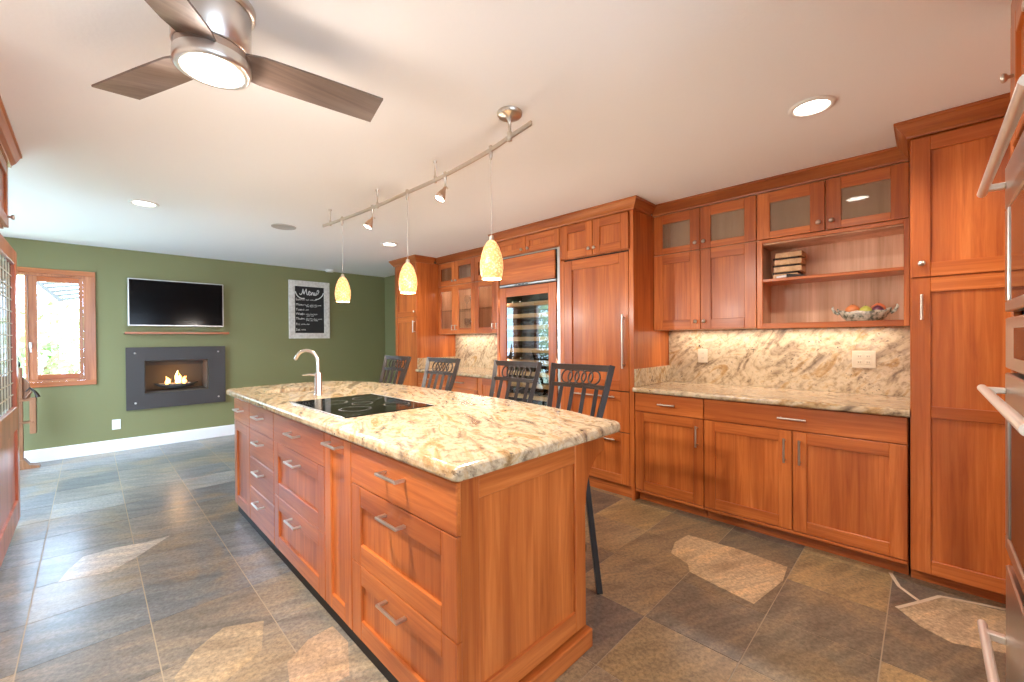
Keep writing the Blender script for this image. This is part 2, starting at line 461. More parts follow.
# floor: 16 inch slate tiles in grout, with a few irregular flagstones let in
def floor():
    tx, ty = .4085, .405
    me = bpy.data.meshes.new('floor'); V = []; Fc = []; mi = []; col = []
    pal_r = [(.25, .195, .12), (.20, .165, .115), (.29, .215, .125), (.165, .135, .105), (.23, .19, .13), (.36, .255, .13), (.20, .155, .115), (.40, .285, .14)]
    pal_l = [(.19, .20, .21), (.235, .235, .23), (.16, .172, .185), (.25, .24, .225), (.19, .205, .225), (.215, .205, .19)]  # blue-grey slate, pushed bluer to stand in for the sky's sheen
    def poly(p, z, m, c, skirt=.004):
        o = len(V); n = len(p)
        V.extend([(x, y, z) for x, y in p]); V.extend([(x, y, z-skirt) for x, y in p])
        Fc.append(tuple(range(o, o+n))); mi.append(m); col.append(c)
        for i in range(n): Fc.append((o+i, o+n+i, o+n+(i+1) % n, o+(i+1) % n)); mi.append(m); col.append(c)
    poly([(XL-.14, YN-.14), (XR+.14, YN-.14), (XR+.14, YF+.14), (XL-.14, YF+.14)], -.0015, 1, (.5, .5, .5), .1)
    rnd = random.Random(11)
    for i in range(-4, 11):
        for j in range(-10, 18):
            x0 = -.22+i*tx; y0 = .13+j*ty
            x1 = x0+tx; y1 = y0+ty
            if x1 < XL or x0 > XR or y1 < YN or y0 > YF: continue
            x0 = max(x0, XL); x1 = min(x1, XR); y0 = max(y0, YN); y1 = min(y1, YF)
            if min(x1-x0, y1-y0) < .02: continue
            g = .0023
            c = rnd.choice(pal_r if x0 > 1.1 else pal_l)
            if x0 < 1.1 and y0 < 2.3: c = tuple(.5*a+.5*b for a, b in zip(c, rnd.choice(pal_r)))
            k = .70+.34*rnd.random()
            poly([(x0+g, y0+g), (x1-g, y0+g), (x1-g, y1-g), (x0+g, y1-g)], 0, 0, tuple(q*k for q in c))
    stones = [([(2.276, .60), (2.60, .545), (2.775, .56), (2.80, .80), (2.775, 1.12), (2.62, 1.14), (2.471, 1.10), (2.42, .98), (2.343, .936), (2.31, .78)], (.56, .41, .24)),
              ([(2.62, .02), (2.72, .10), (2.86, .02), (2.99, -.05), (3.04, -.30), (2.86, -.42), (2.64, -.24), (2.57, -.08)], (.50, .38, .24)),
              ([(-.134, 3.36), (.07, 3.30), (.20, 3.42), (.37, 3.62), (.255, 3.61), (.10, 3.66), (-.041, 3.65), (-.10, 3.50)], (.46, .43, .40)),
              ([(.50, 1.62), (.70, 1.60), (.775, 1.78), (.77, 1.93), (.66, 1.92), (.55, 1.84)], (.42, .30, .20)),
              ([(.20, 1.93), (.33, 1.90), (.50, 2.0), (.56, 2.2), (.42, 2.28), (.30, 2.2), (.22, 2.08)], (.38, .29, .18))]
    for p, c in stones: poly(p, .0009, 0, c, .003)
    # light grout lines round the flagstone by the pantry
    for a, b in [((2.99, -.05), (3.07, -.30)), ((2.86, .02), (2.99, -.05)), ((2.86, .02), (2.96, .10)), ((2.96, .10), (3.10, .14)), ((2.72, .10), (2.86, .02))]:
        d = Vector((b[0]-a[0], b[1]-a[1])).normalized()*.008; n = (-d.y, d.x)
        poly([(a[0]+n[0], a[1]+n[1]), (b[0]+n[0], b[1]+n[1]), (b[0]-n[0], b[1]-n[1]), (a[0]-n[0], a[1]-n[1])], .0013, 2, (.5, .5, .5), .003)
    me.from_pydata(V, [], Fc)
    for q in (SLATE, GROUT, mat('pale_grout', (.62, .50, .36), .8)): me.materials.append(q)
    me.polygons.foreach_set('material_index', mi)
    ca = me.color_attributes.new('tint', 'FLOAT_COLOR', 'CORNER')
    for p, c in zip(me.polygons, col):
        for li in p.loop_indices: ca.data[li].color = (*c, 1)
    bm = bmesh.new(); bm.from_mesh(me); bmesh.ops.recalc_face_normals(bm, faces=bm.faces[:]); bm.to_mesh(me); bm.free()
    o = bpy.data.objects.new('floor', me); COL.objects.link(o); return struct(o)
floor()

# window in the green wall
def window():
    F = Face('y-', YF); x0, x1, z0, z1 = WIN
    r = bpy.data.objects.new('window_1', None); r.location = (x0, YF, z0); COL.objects.link(r); struct(r)
    mb = MB(); c = .075
    F.box(mb, x0-c, x1+.083, z1-.01, z1+.045, 0, .022, .003, 1); F.box(mb, x0-c, x1+.083, z0-.045, z0+.01, 0, .022, .003, 1)
    F.box(mb, x1-.005, x1+.083, z0+.01, z1-.01, 0, .0218, .003, 0); F.box(mb, x0-c, x0+.005, z0+.01, z1-.01, 0, .0218, .003, 0)
    mb.build('casing', [WINW, CROWNX], r)
    mb = MB(); d0, d1 = -.13, -.002
    F.box(mb, x0, x1, z1-.035, z1-.01, d0, d1, 0, 0); F.box(mb, x0, x1, z0+.01, z0+.035, d0, d1, 0, 0)
    F.box(mb, x1-.02, x1-.005, z0+.03, z1-.03, d0, d1); F.box(mb, x0+.005, x0+.02, z0+.03, z1-.03, d0, d1); F.box(mb, -.488, -.470, z0+.03, z1-.03, d0, d1)
    mb.build('jamb', WINW, r)
    mb = MB(); w0, w1 = -.06, -.02
    F.box(mb, -.468, -.40, z0+.036, z1-.036, w0, w1, .002); F.box(mb, -.082, x1-.021, z0+.036, z1-.036, w0, w1, .002)
    F.box(mb, -.40, -.082, z0+.036, z0+.092, w0, w1, .002, 1); F.box(mb, -.40, -.082, z1-.095, z1-.036, w0, w1, .002, 1)
    s = mb.build('sash', [WINW, WX], r)
    g = MB(); F.box(g, -.402, -.08, z0+.09, z1-.093, -.043, -.037); g.build('glass_pane', PANE, s)
    g = MB(); F.box(g, x0+.02, -.489, z0+.035, z1-.035, -.043, -.037); g.build('glass_pane', PANE, r)
    h = MB(); F.box(h, -.462, -.44, 1.25, 1.31, -.019, -.006, .003); h.tube([F.P(-.451, 1.30, -.008), F.P(-.451, 1.28, .02), F.P(-.447, 1.20, .028)], .006, 8); h.build('latch_handle', PLATEW, s)
window()
def patio():
    F = Face('x+', XL); r = bpy.data.objects.new('window_2', None); r.location = (XL, 4.4, .06); COL.objects.link(r); struct(r)
    mb = MB(); y0, y1, z0, z1 = 4.4, 6.5, .06, 2.14
    for a, b in ((y0, y0+.07), (5.41, 5.49), (y1-.07, y1)): F.box(mb, a, b, z0, z1, -.10, -.01)
    F.box(mb, y0, y1, z1-.07, z1, -.10, -.012); F.box(mb, y0, y1, z0, z0+.09, -.10, -.012)
    mb.build('frame', WINW, r)
    for a, b in ((y0+.07, 5.41), (5.49, y1-.07)):
        g = MB(); F.box(g, a, b, z0+.09, z1-.07, -.06, -.054); g.build('glass_pane', PANE, r)
    F = Face('y+', YN); r = bpy.data.objects.new('rear_fill_opening', None); r.location = (.2, YN, .75); COL.objects.link(r); struct(r)  # unseen opening added behind the camera to let in fill light
    mb = MB()
    for a, b in ((-.95, -.88), (.16, .24), (1.28, 1.35)): F.box(mb, a, b, .75, 2.15, -.1, -.01)
    F.box(mb, -.95, 1.35, .75, .82, -.1, -.012); F.box(mb, -.95, 1.35, 2.08, 2.15, -.1, -.012)
    mb.build('frame', WINW, r)
patio()

# ================================================================== GREEN WALL
def tv():
    F = Face('y-', YF); r = thing('television', 'black flat television with silver edge on the green wall above the wooden ledge', 'television', (.807, YF-.05, 1.79))
    u0, u1, v0, v1 = .325, 1.29, 1.497, 2.076
    mb = MB(); F.box(mb, u0, u1, v0, v1, .03, .07, .006); mb.build('bezel', SILVER, r)
    mb = MB(); F.box(mb, u0+.012, u1-.012, v0+.014, v1-.012, .0702, .0725); mb.build('screen', TVB, r)
    mb = MB(); F.box(mb, .6, 1.0, 1.6, 1.95, .002, .031); mb.build('wall_bracket', BLACK, r)
    mb = MB(); F.box(mb, .293, 1.34, 1.398, 1.425, 0, .13, .003)
    tag(mb.build('wall_ledge', WX), 'long thin wooden ledge on the green wall below the television', 'shelf')
tv()
def fireplace():
    F = Face('y-', YF); u0, u1, v0, v1 = .302, 1.305, .476, 1.236; a, b, c, d = FIRE
    r = thing('wall_fireplace', 'charcoal rectangular wall fireplace burning in the green wall', 'fireplace', (.80, YF-.04, .476))
    mb = MB(); F.box(mb, u0, u1, d, v1, .012, .05); F.box(mb, u0, u1, v0, c, .012, .05); F.box(mb, u0, a, c, d, .012, .05); F.box(mb, b, u1, c, d, .012, .05)
    mb.build('surround', PLUM, r)
    mb = MB(); e = .004
    F.box(mb, a+e, b-e, c+e, d-e, -.36, -.35); F.box(mb, a+e, b-e, c+e, c+.014, -.35, .012); F.box(mb, a+e, b-e, d-.014, d-e, -.35, .012)
    F.box(mb, a+e, a+.014, c+e, d-e, -.35, .012); F.box(mb, b-.014, b-e, c+e, d-e, -.35, .012)
    mb.build('firebox', FIREBOX, r)
    mb = MB(); F.box(mb, a+.014, b-.014, d-.075, d-.03, -.34, -.30); mb.build('hood_bar', PLUM, r)
    for uu in (.385, 1.225):
        for vv in (.555, 1.165):
            MB().lathe(F.P(uu, vv, .05), [(.012, 0), (.012, .008), (.008, .012), (0, .012)], 14, ax=(0, -1, 0)).build('standoff_bolt', STEEL, r)
    cx, cy, cz = .80, YF+.13, .69
    mb = MB(); n = 28; L = []
    for rr, zz in ((.10, 0), (.17, .012), (.22, .04), (.235, .062), (.22, .062), (.16, .035)):
        L.append([(cx+rr*cos(2*pi*k/n)*1.0, cy+rr*.45*sin(2*pi*k/n), cz+zz+.02*abs(cos(2*pi*k/n))**3*(rr/.23)) for k in range(n)])
    vs = [p for q in L for p in q]
    fs = [(i*n+k, i*n+(k+1) % n, (i+1)*n+(k+1) % n, (i+1)*n+k) for i in range(len(L)-1) for k in range(n)] + [tuple(range(n))[::-1], tuple(range((len(L)-1)*n, len(L)*n))]
    mb.add(vs, fs, 0, True); mb.build('fire_bowl', BOWL, r)
    rnd = random.Random(3)
    mb = MB()
    for k in range(16):
        mb.lathe((cx+rnd.uniform(-.17, .17), cy+rnd.uniform(-.05, .05), cz+.058), [(.0, -.018), (.018, -.008), (.02, .004), (.01, .016), (0, .019)], 8, sx=rnd.uniform(.8, 1.4))
    mb.build('ember_stones', mat('pale_fire_stone', (.34, .30, .25), .8), r)['kind'] = 'stuff'
    for k in range(9):
        px = cx+rnd.uniform(-.12, .09); h = rnd.uniform(.07, .16)*(1.2-abs(px-cx+.01)*5); w = rnd.uniform(.014, .024); py = cy+rnd.uniform(-.03, .03)
        sx = rnd.uniform(-.02, .02); h = max(h, .05)
        mb = MB(); mb.tube([(px, py, cz+.06), (px+sx*.4, py, cz+.06+h*.3), (px-sx*.3, py, cz+.06+h*.6), (px+sx, py, cz+.06+h)], [w*.7, w, w*.55, .001], 8)
        mb.build('flame', FLAMEC if k % 3 == 0 else FLAME, r)
    lamp('fire_glow', 'POINT', (cx, cy-.03, cz+.2), 1.2, (1, .5, .2), size=.05)
fireplace()
def outlet(name, F, u, v, w, h, label, m, duplex=True, gang=1):
    r = thing(name, label, 'outlet', F.P(u, v, 0))
    mb = MB(); F.box(mb, u-w/2, u+w/2, v-h/2, v+h/2, 0.0005, .007, .002); mb.build('cover_plate', m, r)
    for g in range(gang):
        uu = u+(g-(gang-1)/2)*.046
        for e in (-.02, .02):
            mb = MB(); F.box(mb, uu-.015, uu+.015, v+e-.013, v+e+.013, .0068, .009, .002)
            for q in (-.005, .005): F.box(mb, uu+q-.001, uu+q+.001, v+e-.004, v+e+.006, .0088, .0094, 0, 1)
            mb.build('socket', [m, BLACK], r)
outlet('wall_outlet', Face('y-', YF), .215, .32, .075, .118, 'white outlet low on the green wall left of the fireplace', PLATEW)

# chalkboard menu
def chalkboard():
    F = Face('y-', YF); u0, u1, v0, v1 = 2.128, 2.735, 1.335, 2.228
    r = thing('chalkboard', 'chalkboard menu in a whitewashed frame on the green wall', 'chalkboard', (2.43, YF-.01, 1.335))
    b = .085
    FR = mat('whitewashed_wood', (.72, .68, .62), .6)
    t = NT(FR); n = t.noise(t.coord((6, 6, 6)), 5, 5, .6); t.base(t.ramp(n, [(.3, (.55, .50, .44)), (.6, (.76, .72, .66))]))
    mb = MB(); F.box(mb, u0, u1, v1-b, v1, .002, .03, .003); F.box(mb, u0, u1, v0, v0+b, .002, .03, .003)
    F.box(mb, u0, u0+b, v0+b, v1-b, .002, .0298, .003); F.box(mb, u1-b, u1, v0+b, v1-b, .002, .0298, .003); mb.build('frame', FR, r)
    mb = MB(); F.box(mb, u0+b-.002, u1-b+.002, v0+b-.002, v1-b+.002, .004, .012); mb.build('slate', SLATEB, r)
    a0, a1, c0, c1 = u0+b, u1-b, v0+b, v1-b; W = a1-a0; H = c1-c0
    def P(x, y): return F.P(a0+x*W, c0+y*H, .0128)
    def stroke(mb, pts, wd):
        # flat ribbon
        q = [Vector(P(*p)) for p in pts]
        d = [(q[min(i+1, len(q)-1)]-q[max(i-1, 0)]).normalized() for i in range(len(q))]
        vs = []
        for p, t in zip(q, d):
            n = Vector((-t.z, 0, t.x))*wd/2; vs += [p+n, p-n]
        mb.add(vs, [(2*i, 2*i+1, 2*i+3, 2*i+2) for i in range(len(q)-1)])
    def smooth(pts, k=6):
        out = []
        for i in range(len(pts)-1):
            p0, p1, p2, p3 = [Vector(pts[max(0, min(len(pts)-1, i+j))]) for j in (-1, 0, 1, 2)]
            for s in range(k):
                t = s/k; out.append(tuple(.5*(2*p1+(p2-p0)*t+(2*p0-5*p1+4*p2-p3)*t*t+(3*p1-p0-3*p2+p3)*t**3)))
        return out+[tuple(pts[-1])]
    mb = MB()
    # M e n u in script, with a closing flourish
    for pts in ([(.16, .845), (.20, .82), (.25, .86), (.28, .945)], [(.28, .945), (.29, .88), (.31, .835)], [(.31, .835), (.35, .90), (.39, .95)], [(.39, .95), (.40, .88), (.42, .825), (.45, .835)],
                [(.46, .86), (.51, .87), (.52, .89), (.49, .905), (.465, .87), (.475, .83), (.51, .82), (.54, .845)],
                [(.55, .88), (.565, .85), (.565, .82), (.58, .86), (.61, .885), (.625, .86), (.63, .825), (.65, .835)],
                [(.665, .885), (.665, .84), (.69, .82), (.72, .845), (.73, .885), (.73, .84), (.75, .825)],
                [(.76, .90), (.78, .935), (.82, .925), (.82, .895), (.79, .87), (.78, .84)]):
        stroke(mb, smooth(pts), .011)
    for pts in ([(.02, .885), (.06, .82), (.13, .77), (.22, .742), (.33, .745)], [(.985, .885), (.95, .83), (.88, .78), (.80, .745), (.70, .735)]):
        stroke(mb, smooth(pts), .013)
    mb.build('menu_heading', CHALK, r)
    rnd = random.Random(5)
    rows = [('Sun', .695, [.44]), ('Mon', .585, [.60]), ('Tue', .478, [.25]), ('Wed', .385, [.52]), ('Thur', .285, [.66]), ('Fri', .165, [.26]), ('Sat', .05, [.13])]
    for day, y, ls in rows:
        mb = MB()
        cu = bpy.data.curves.new('day', 'FONT'); cu.body = day; cu.size = .052; cu.resolution_u = 2
        to = bpy.data.objects.new('day', cu); COL.objects.link(to)
        bpy.context.view_layer.update()
        me = to.evaluated_get(bpy.context.evaluated_depsgraph_get()).to_mesh()
        o = P(.03, y)
        mb.add([(o[0]+p.co.x, o[1], o[2]+p.co.y) for p in me.vertices], [tuple(p.vertices) for p in me.polygons])
        bpy.data.objects.remove(to); bpy.data.curves.remove(cu)
        for L in ls:
            # the dishes are too small to read in the photograph: handwriting-like strokes
            for ln in ((0,) if L < .5 else (0, -.034)):
                x = .21+(.18 if ln else 0); end = .21+L*(1 if not ln else .75)
                while x < end:
                    wl = rnd.uniform(.08, .16); pts = []; k = 0
                    while k*.012 < wl:
                        pts.append((x+k*.012, y+.014+ln+rnd.uniform(.0, .026)*(1 if k % 2 else -.3))); k += 1
                    if len(pts) > 2: stroke(mb, pts, .0055)
                    x += wl+.03
        mb.build('chalk_line', CHALK, r)
chalkboard()

# wooden stand in the corner by the window
def stand():
    r = thing('wooden_stand', 'narrow brown wooden stand with small shelves below the window', 'stand', (-.50, 6.62, 0))
    y0, y1 = 6.58, 6.66
    mb = MB(); mb.prism([(-.66, y0, 0), (-.375, y0, 0), (-.385, y0, .022), (-.45, y0, .04), (-.485, y0, .10), (-.545, y0, .10), (-.60, y0, .04), (-.66, y0, .03)], (0, .12, 0)); mb.build('foot', OAK, r)
    MB().box(-.55, -.49, 6.60, 6.64, .09, 1.05, .004).build('post', OAK, r)
    for z in (.47, .70):
        MB().box(-.66, -.415, 6.58, 6.70, z, z+.018, .002).build('shelf', OAK, r)
    MB().box(-.445, -.400, 6.585, 6.70, .36, .73, .003).build('side_board', OAK, r)
    mb = MB(); mb.prism([(-.50, 6.62, .72), (-.44, 6.62, .72), (-.44, 6.62, .84), (-.455, 6.62, .90), (-.50, 6.62, .96)], (0, .05, 0)); mb.build('bracket', OAK, r)
    t = thing('hand_tool', 'dark curved metal tool lying on the top shelf of the wooden stand', 'tool', (-.43, 6.60, .72))
    MB().tube([(-.47, 6.598, .80), (-.44, 6.598, .835), (-.41, 6.60, .80), (-.39, 6.60, .755), (-.385, 6.60, .735)], [.006, .013, .011, .016, .02], 10).build('tool_head', BRONZE, t)
    MB().tube([(-.43, 6.60, .795), (-.47, 6.605, .735)], .009, 8).build('tool_grip', OAK, t)
    mb = MB().lathe((-.53, 6.62, 1.051), [(.022, 0), (.03, .02), (.026, .05), (.014, .07), (.02, .09), (.012, .12), (0, .125)], 12)
    tag(mb.build('dark_figurine', BRONZE), 'small dark ornament standing on the post of the wooden stand', 'ornament')
stand()

# ================================================================== OPEN GLASS DOOR AND CABINET ON THE LEFT
def open_door():
    a = Vector((-.362, 3.52)); b = Vector((-.363, 4.64)); z0, z1 = .05, 1.955; W = (b-a).length
    r = bpy.data.objects.new('door_1', None); COL.objects.link(r); struct(r)
    F = Face('x+', 0)
    parts = []
    mb = MB()
    st = .105; th = -.045
    F.box(mb, 0, st, z0, z1, th, 0, .003); F.box(mb, W-st, W, z0, z1, th, 0, .003)
    F.box(mb, st, W-st, z1-.10, z1, th, -.0005, .003, 1); F.box(mb, st, W-st, .70, .86, th, -.0005, .003, 1); F.box(mb, st, W-st, z0, .20, th, -.0005, .003, 1)
    F.box(mb, st-.01, W-st+.01, .19, .71, th+.012, -.014)
    parts.append(mb.build('door_leaf', [DOORW, DOORW], r))
    g = MB(); F.box(g, st-.005, W-st+.005, .855, z1-.095, -.025, -.02); parts.append(g.build('glass_pane', DOORGLASS, r))
    mb = MB(); nu, nv = 7, 12
    for i in range(1, nu): q = st+(W-2*st)*i/nu; F.box(mb, q-.003, q+.003, .862, z1-.102, -.0195, -.0155)
    for i in range(1, nv): q = .86+(z1-.10-.86)*i/nv; F.box(mb, st, W-st, q-.003, q+.003, -.0195, -.0158)
    parts.append(mb.build('leaded_grid', mat('pale_leading', (.62, .60, .50), .4, .3), r))
    mb = MB()
    for z in (.3, 1.0, 1.7): mb.tube([(-.052, -.004, z-.05), (-.052, -.004, z+.05)], .007, 10)
    parts.append(mb.build('hinge_barrels', NICKEL, r))
    r.location = (a.x, a.y, 0)
    r.rotation_euler = (0, 0, math.atan2(b.y-a.y, b.x-a.x)-pi/2)
open_door()
def left_cabinet():
    F = Face('x+', -.345); r = thing('wall_cabinet', 'cherry wall cabinet high at the left edge, under the crown molding', 'cabinet', (-.74, 3.3, 1.97))
    MB().box(XL+.002, -.346, 2.4, 3.81, 1.97, 2.35).build('carcass', WZ, r)
    d = shaker(F, 3.12, 3.80, 1.975, 2.335, r, st=.06, mats=[CROWN, CROWN]); knob(F, 3.74, 2.03, .02, d)
    d = shaker(F, 2.43, 3.12, 1.975, 2.335, r, st=.06, mats=[CROWN, CROWN]); knob(F, 2.50, 2.03, .02, d)
    crown_run('trim_1', [(-.326, 3.82), (-.326, 2.4)][::-1][::-1], 2.335, CEIL-.002, .055, [CROWN, CROWNX])
left_cabinet()

# ================================================================== RIGHT WALL CABINETRY
XB, XU, XBK = 3.08, 3.42, 3.712       # carcass fronts (base, wall units) and backs
FB, FU = Face('x-', XB), Face('x-', XU)
FPAN = Face('x-', 3.05)
CB, CT = .877, .915                   # counter underside and top
def base_unit(label, y0, y1, fronts, name='base_cabinet'):
    r = thing(name, label, 'cabinet', (3.4, (y0+y1)/2, 0))
    MB().box(XB, XBK, y0+.001, y1-.001, .10, CB-.002).build('carcass', WZ, r)
    MB().box(3.135, 3.155, y0+.001, y1-.001, 0.0, .10).build('toe_kick', WY, r)
    MB().box(3.062, XB, y0+.003, y1-.003, .082, .1005, .003).build('bottom_rail', WY, r)
    for kind, a, b, c, d, hw in fronts:
        if kind == 'drawer': o = slab_front(FB, a, b, c, d, r)
        elif kind == 'sdrawer': o = shaker(FB, a, b, c, d, r, 'drawer_front', st=.06)
        else: o = shaker(FB, a, b, c, d, r)
        if hw: bar_pull(FB, hw[0], hw[1], hw[2], hw[3], .02, o)
    return r
base_unit('single cherry base cabinet beside the fridge, one drawer over one door', 1.122, 1.655,
          [('drawer', 1.122, 1.652, .726, .872, (1.385, .80, .13, True)), ('door', 1.122, 1.652, .104, .723, (1.165, .60, .15, False))])
base_unit('wide cherry base cabinet beside the pantry, one long drawer over two doors', .066, 1.12,
          [('drawer', .068, 1.119, .726, .872, (.588, .80, .15, True)), ('door', .590, 1.119, .104, .723, (.628, .60, .15, False)), ('door', .068, .588, .104, .723, (.548, .60, .15, False))])
def counter(name, label, y0, y1, m):
    mb = MB(); z0, z1, x0, x1 = CB, CT, 3.03, XBK
    prof = [(x0+.010, z0), (x0+.002, z0+.006), (x0, z0+.014), (x0, z1-.014), (x0+.003, z1-.005), (x0+.011, z1), (x1, z1), (x1, z0)]
    mb.prism([(x, y0, z) for x, z in prof], (0, y1-y0, 0))
    return tag(mb.build(name, m), label, 'countertop')
counter('granite_countertop', 'cream granite worktop on the right hand base cabinets', .060, 1.656, GRANB)
mb = MB(); mb.box(3.694, XBK+.006, .062, 1.655, CT+.001, 1.368)
bsp = thing('granite_backsplash', 'tall cream and grey granite backsplash under the open shelves', 'backsplash', (3.70, .86, CT))
mb.build('back_slab', GRANB, bsp)
MB().box(3.058, 3.692, 1.640, 1.655, CT+.001, 1.058, .002).build('side_slab', GRANB, bsp)
FS = Face('x-', 3.694)
outlet('wall_outlet', FS, 1.355, 1.15, .078, .118, 'single ivory outlet on the granite backsplash nearer the fridge', PLATE)
outlet('wall_outlet', FS, .298, 1.15, .125, .118, 'double ivory outlet on the granite backsplash nearer the pantry', PLATE, gang=2)

def open_box(mb, x0, x1, y0, y1, z0, z1, t=.018, face=True, shelves=(), mi=0):
    mb.box(x0, x1, y0, y0+t, z0, z1, 0, mi); mb.box(x0, x1, y1-t, y1, z0, z1, 0, mi)
    mb.box(x0, x1, y0+t, y1-t, z0, z0+t, 0, mi); mb.box(x0, x1, y0+t, y1-t, z1-t, z1, 0, mi)
    mb.box(x1-.01, x1, y0+t, y1-t, z0+t, z1-t, 0, mi)
def wall_unit_solid():
    y0, y1 = .869, 1.657
    r = thing('wall_cabinet', 'cherry wall cabinet beside the fridge, two small glass doors over two solid doors', 'cabinet', (3.55, 1.26, 1.37))
    mb = MB(); open_box(mb, XU, XBK, y0, y1, 1.995, 2.35); mb.box(XU, XBK, y0, y1, 1.37, 1.994); mb.build('carcass', INTW, r)
    for a, b, hu in ((1.267, 1.654, 1.30), (.870, 1.266, 1.235)):
        d = shaker(FU, a, b, 2.004, 2.335, r, st=.078, tr=.075, br=.05, glass=CABGLASS); knob(FU, hu, 2.06, .02, d)
        d = shaker(FU, a, b, 1.372, 2.001, r, st=.078); knob(FU, hu, 1.435, .02, d)
wall_unit_solid()
def wall_unit_open():
    y0, y1 = .066, .867
    r = thing('wall_cabinet', 'cherry wall cabinet beside the pantry, two glass doors over open shelves', 'cabinet', (3.55, .47, 1.365))
    mb = MB(); open_box(mb, XU, XBK, y0, y1, 1.985, 2.35); open_box(mb, XU, XBK, y0, y1, 1.37, 1.9845); mb.build('carcass', INTW, r)
    mb = MB(); FU.box(mb, .832, y1, 1.366, 2.0, .0005, .02, .002, 0); FU.box(mb, y0, .092, 1.366, 2.0, .0005, .02, .002, 0)
    FU.box(mb, .092, .832, 1.366, 1.404, .0005, .0196, .002, 1); FU.box(mb, .092, .832, 1.975, 2.0, .0005, .0196, .002, 1); mb.build('face_frame', [WZ, WY], r)
    MB().box(XU-.012, XBK-.012, y0+.019, y1-.019, 1.700, 1.720, .002).build('shelf', WY, r)
    for a, b, hu in ((.468, .866, .502), (.067, .466, .432)):
        d = shaker(FU, a, b, 2.004, 2.335, r, st=.08, tr=.075, br=.05, glass=CABGLASS); knob(FU, hu, 2.06, .02, d)
wall_unit_open()
crown_run('trim_2', [(3.40, 1.657), (3.40, .067)][::-1], 2.336, CEIL-.002, .065, [CROWN, CROWNX])

# pantry
def pantry():
    y0, y1 = -.62, .058
    r = thing('pantry_cabinet', 'tall cherry pantry cabinet with two stacked doors at the right end', 'cabinet', (3.4, -.28, 0))
    MB().box(3.05, XBK, y0, y1, .075, 2.35).build('carcass', WZ, r)
    MB().box(3.12, 3.14, y0, y1, 0.0, .075).build('toe_kick', WY, r)
    d = shaker(FPAN, y0+.004, y1-.003, .078, 1.606, r, midrail=(.885, .945)); bar_pull(FPAN, .014, 1.455, .13, False, .02, d)
    d = shaker(FPAN, y0+.004, y1-.003, 1.610, 2.332, r); knob(FPAN, .014, 1.68, .02, d)
    crown_run('trim_3', [(XBK, y1), (3.03, y1), (3.03, y0)][::-1], 2.336, CEIL-.002, .06, [CROWN, CROWNX])
pantry()

# refrigerator column
def fridge():
    r = thing('refrigerator', 'cherry panelled built-in refrigerator with one tall door over two drawers', 'refrigerator', (3.4, 2.03, 0))
    mb = MB(); mb.box(3.062, XBK, 1.660, 1.684, 0.0, 2.35); mb.box(3.062, XBK, 2.388, 2.402, 0.0, 2.35); mb.build('side_panels', WZ, r)
    MB().box(3.085, XBK, 1.686, 2.386, .10, 2.02).build('body', BLACK, r)
    F = Face('x-', 3.082)
    mb = MB(); F.box(mb, 1.685, 1.70, .10, 2.02, 0, .018); F.box(mb, 2.356, 2.387, .10, 2.02, 0, .018); mb.build('stiles', WZ, r)
    d = shaker(F, 1.702, 2.354, .872, 2.008, r, st=.085, th=.022)
    h = MB(); h.tube([F.P(1.740, 1.06, .062), F.P(1.740, 1.50, .062)], .009, 12)
    for z in (1.09, 1.47): h.tube([F.P(1.740, z, .02), F.P(1.740, z, .06)], .007, 8)
    h.build('pull_handle', NICKEL, d)
    d = shaker(F, 1.702, 2.354, .535, .866, r, 'freezer_drawer', st=.075, th=.022); bar_pull(F, 2.03, .822, .42, True, .022, d)
    d = shaker(F, 1.702, 2.354, .105, .530, r, 'freezer_drawer', st=.075, th=.022); bar_pull(F, 2.03, .47, .42, True, .022, d)
    MB().box(3.10, 3.12, 1.686, 2.386, 0.0, .098).build('plinth', WY, r)
    o = thing('over_fridge_cabinet', 'small cherry cabinet with two doors above the tall panelled refrigerator', 'cabinet', (3.4, 2.03, 2.03))
    MB().box(XB, XBK, 1.686, 2.386, 2.024, 2.349).build('carcass', WZ, o)
    for a, b, hu in ((1.70, 2.044, 2.02), (2.046, 2.384, 2.075)):
        d = shaker(FB, a, b, 2.03, 2.328, o, st=.07); knob(FB, hu, 2.085, .02, d)
fridge()
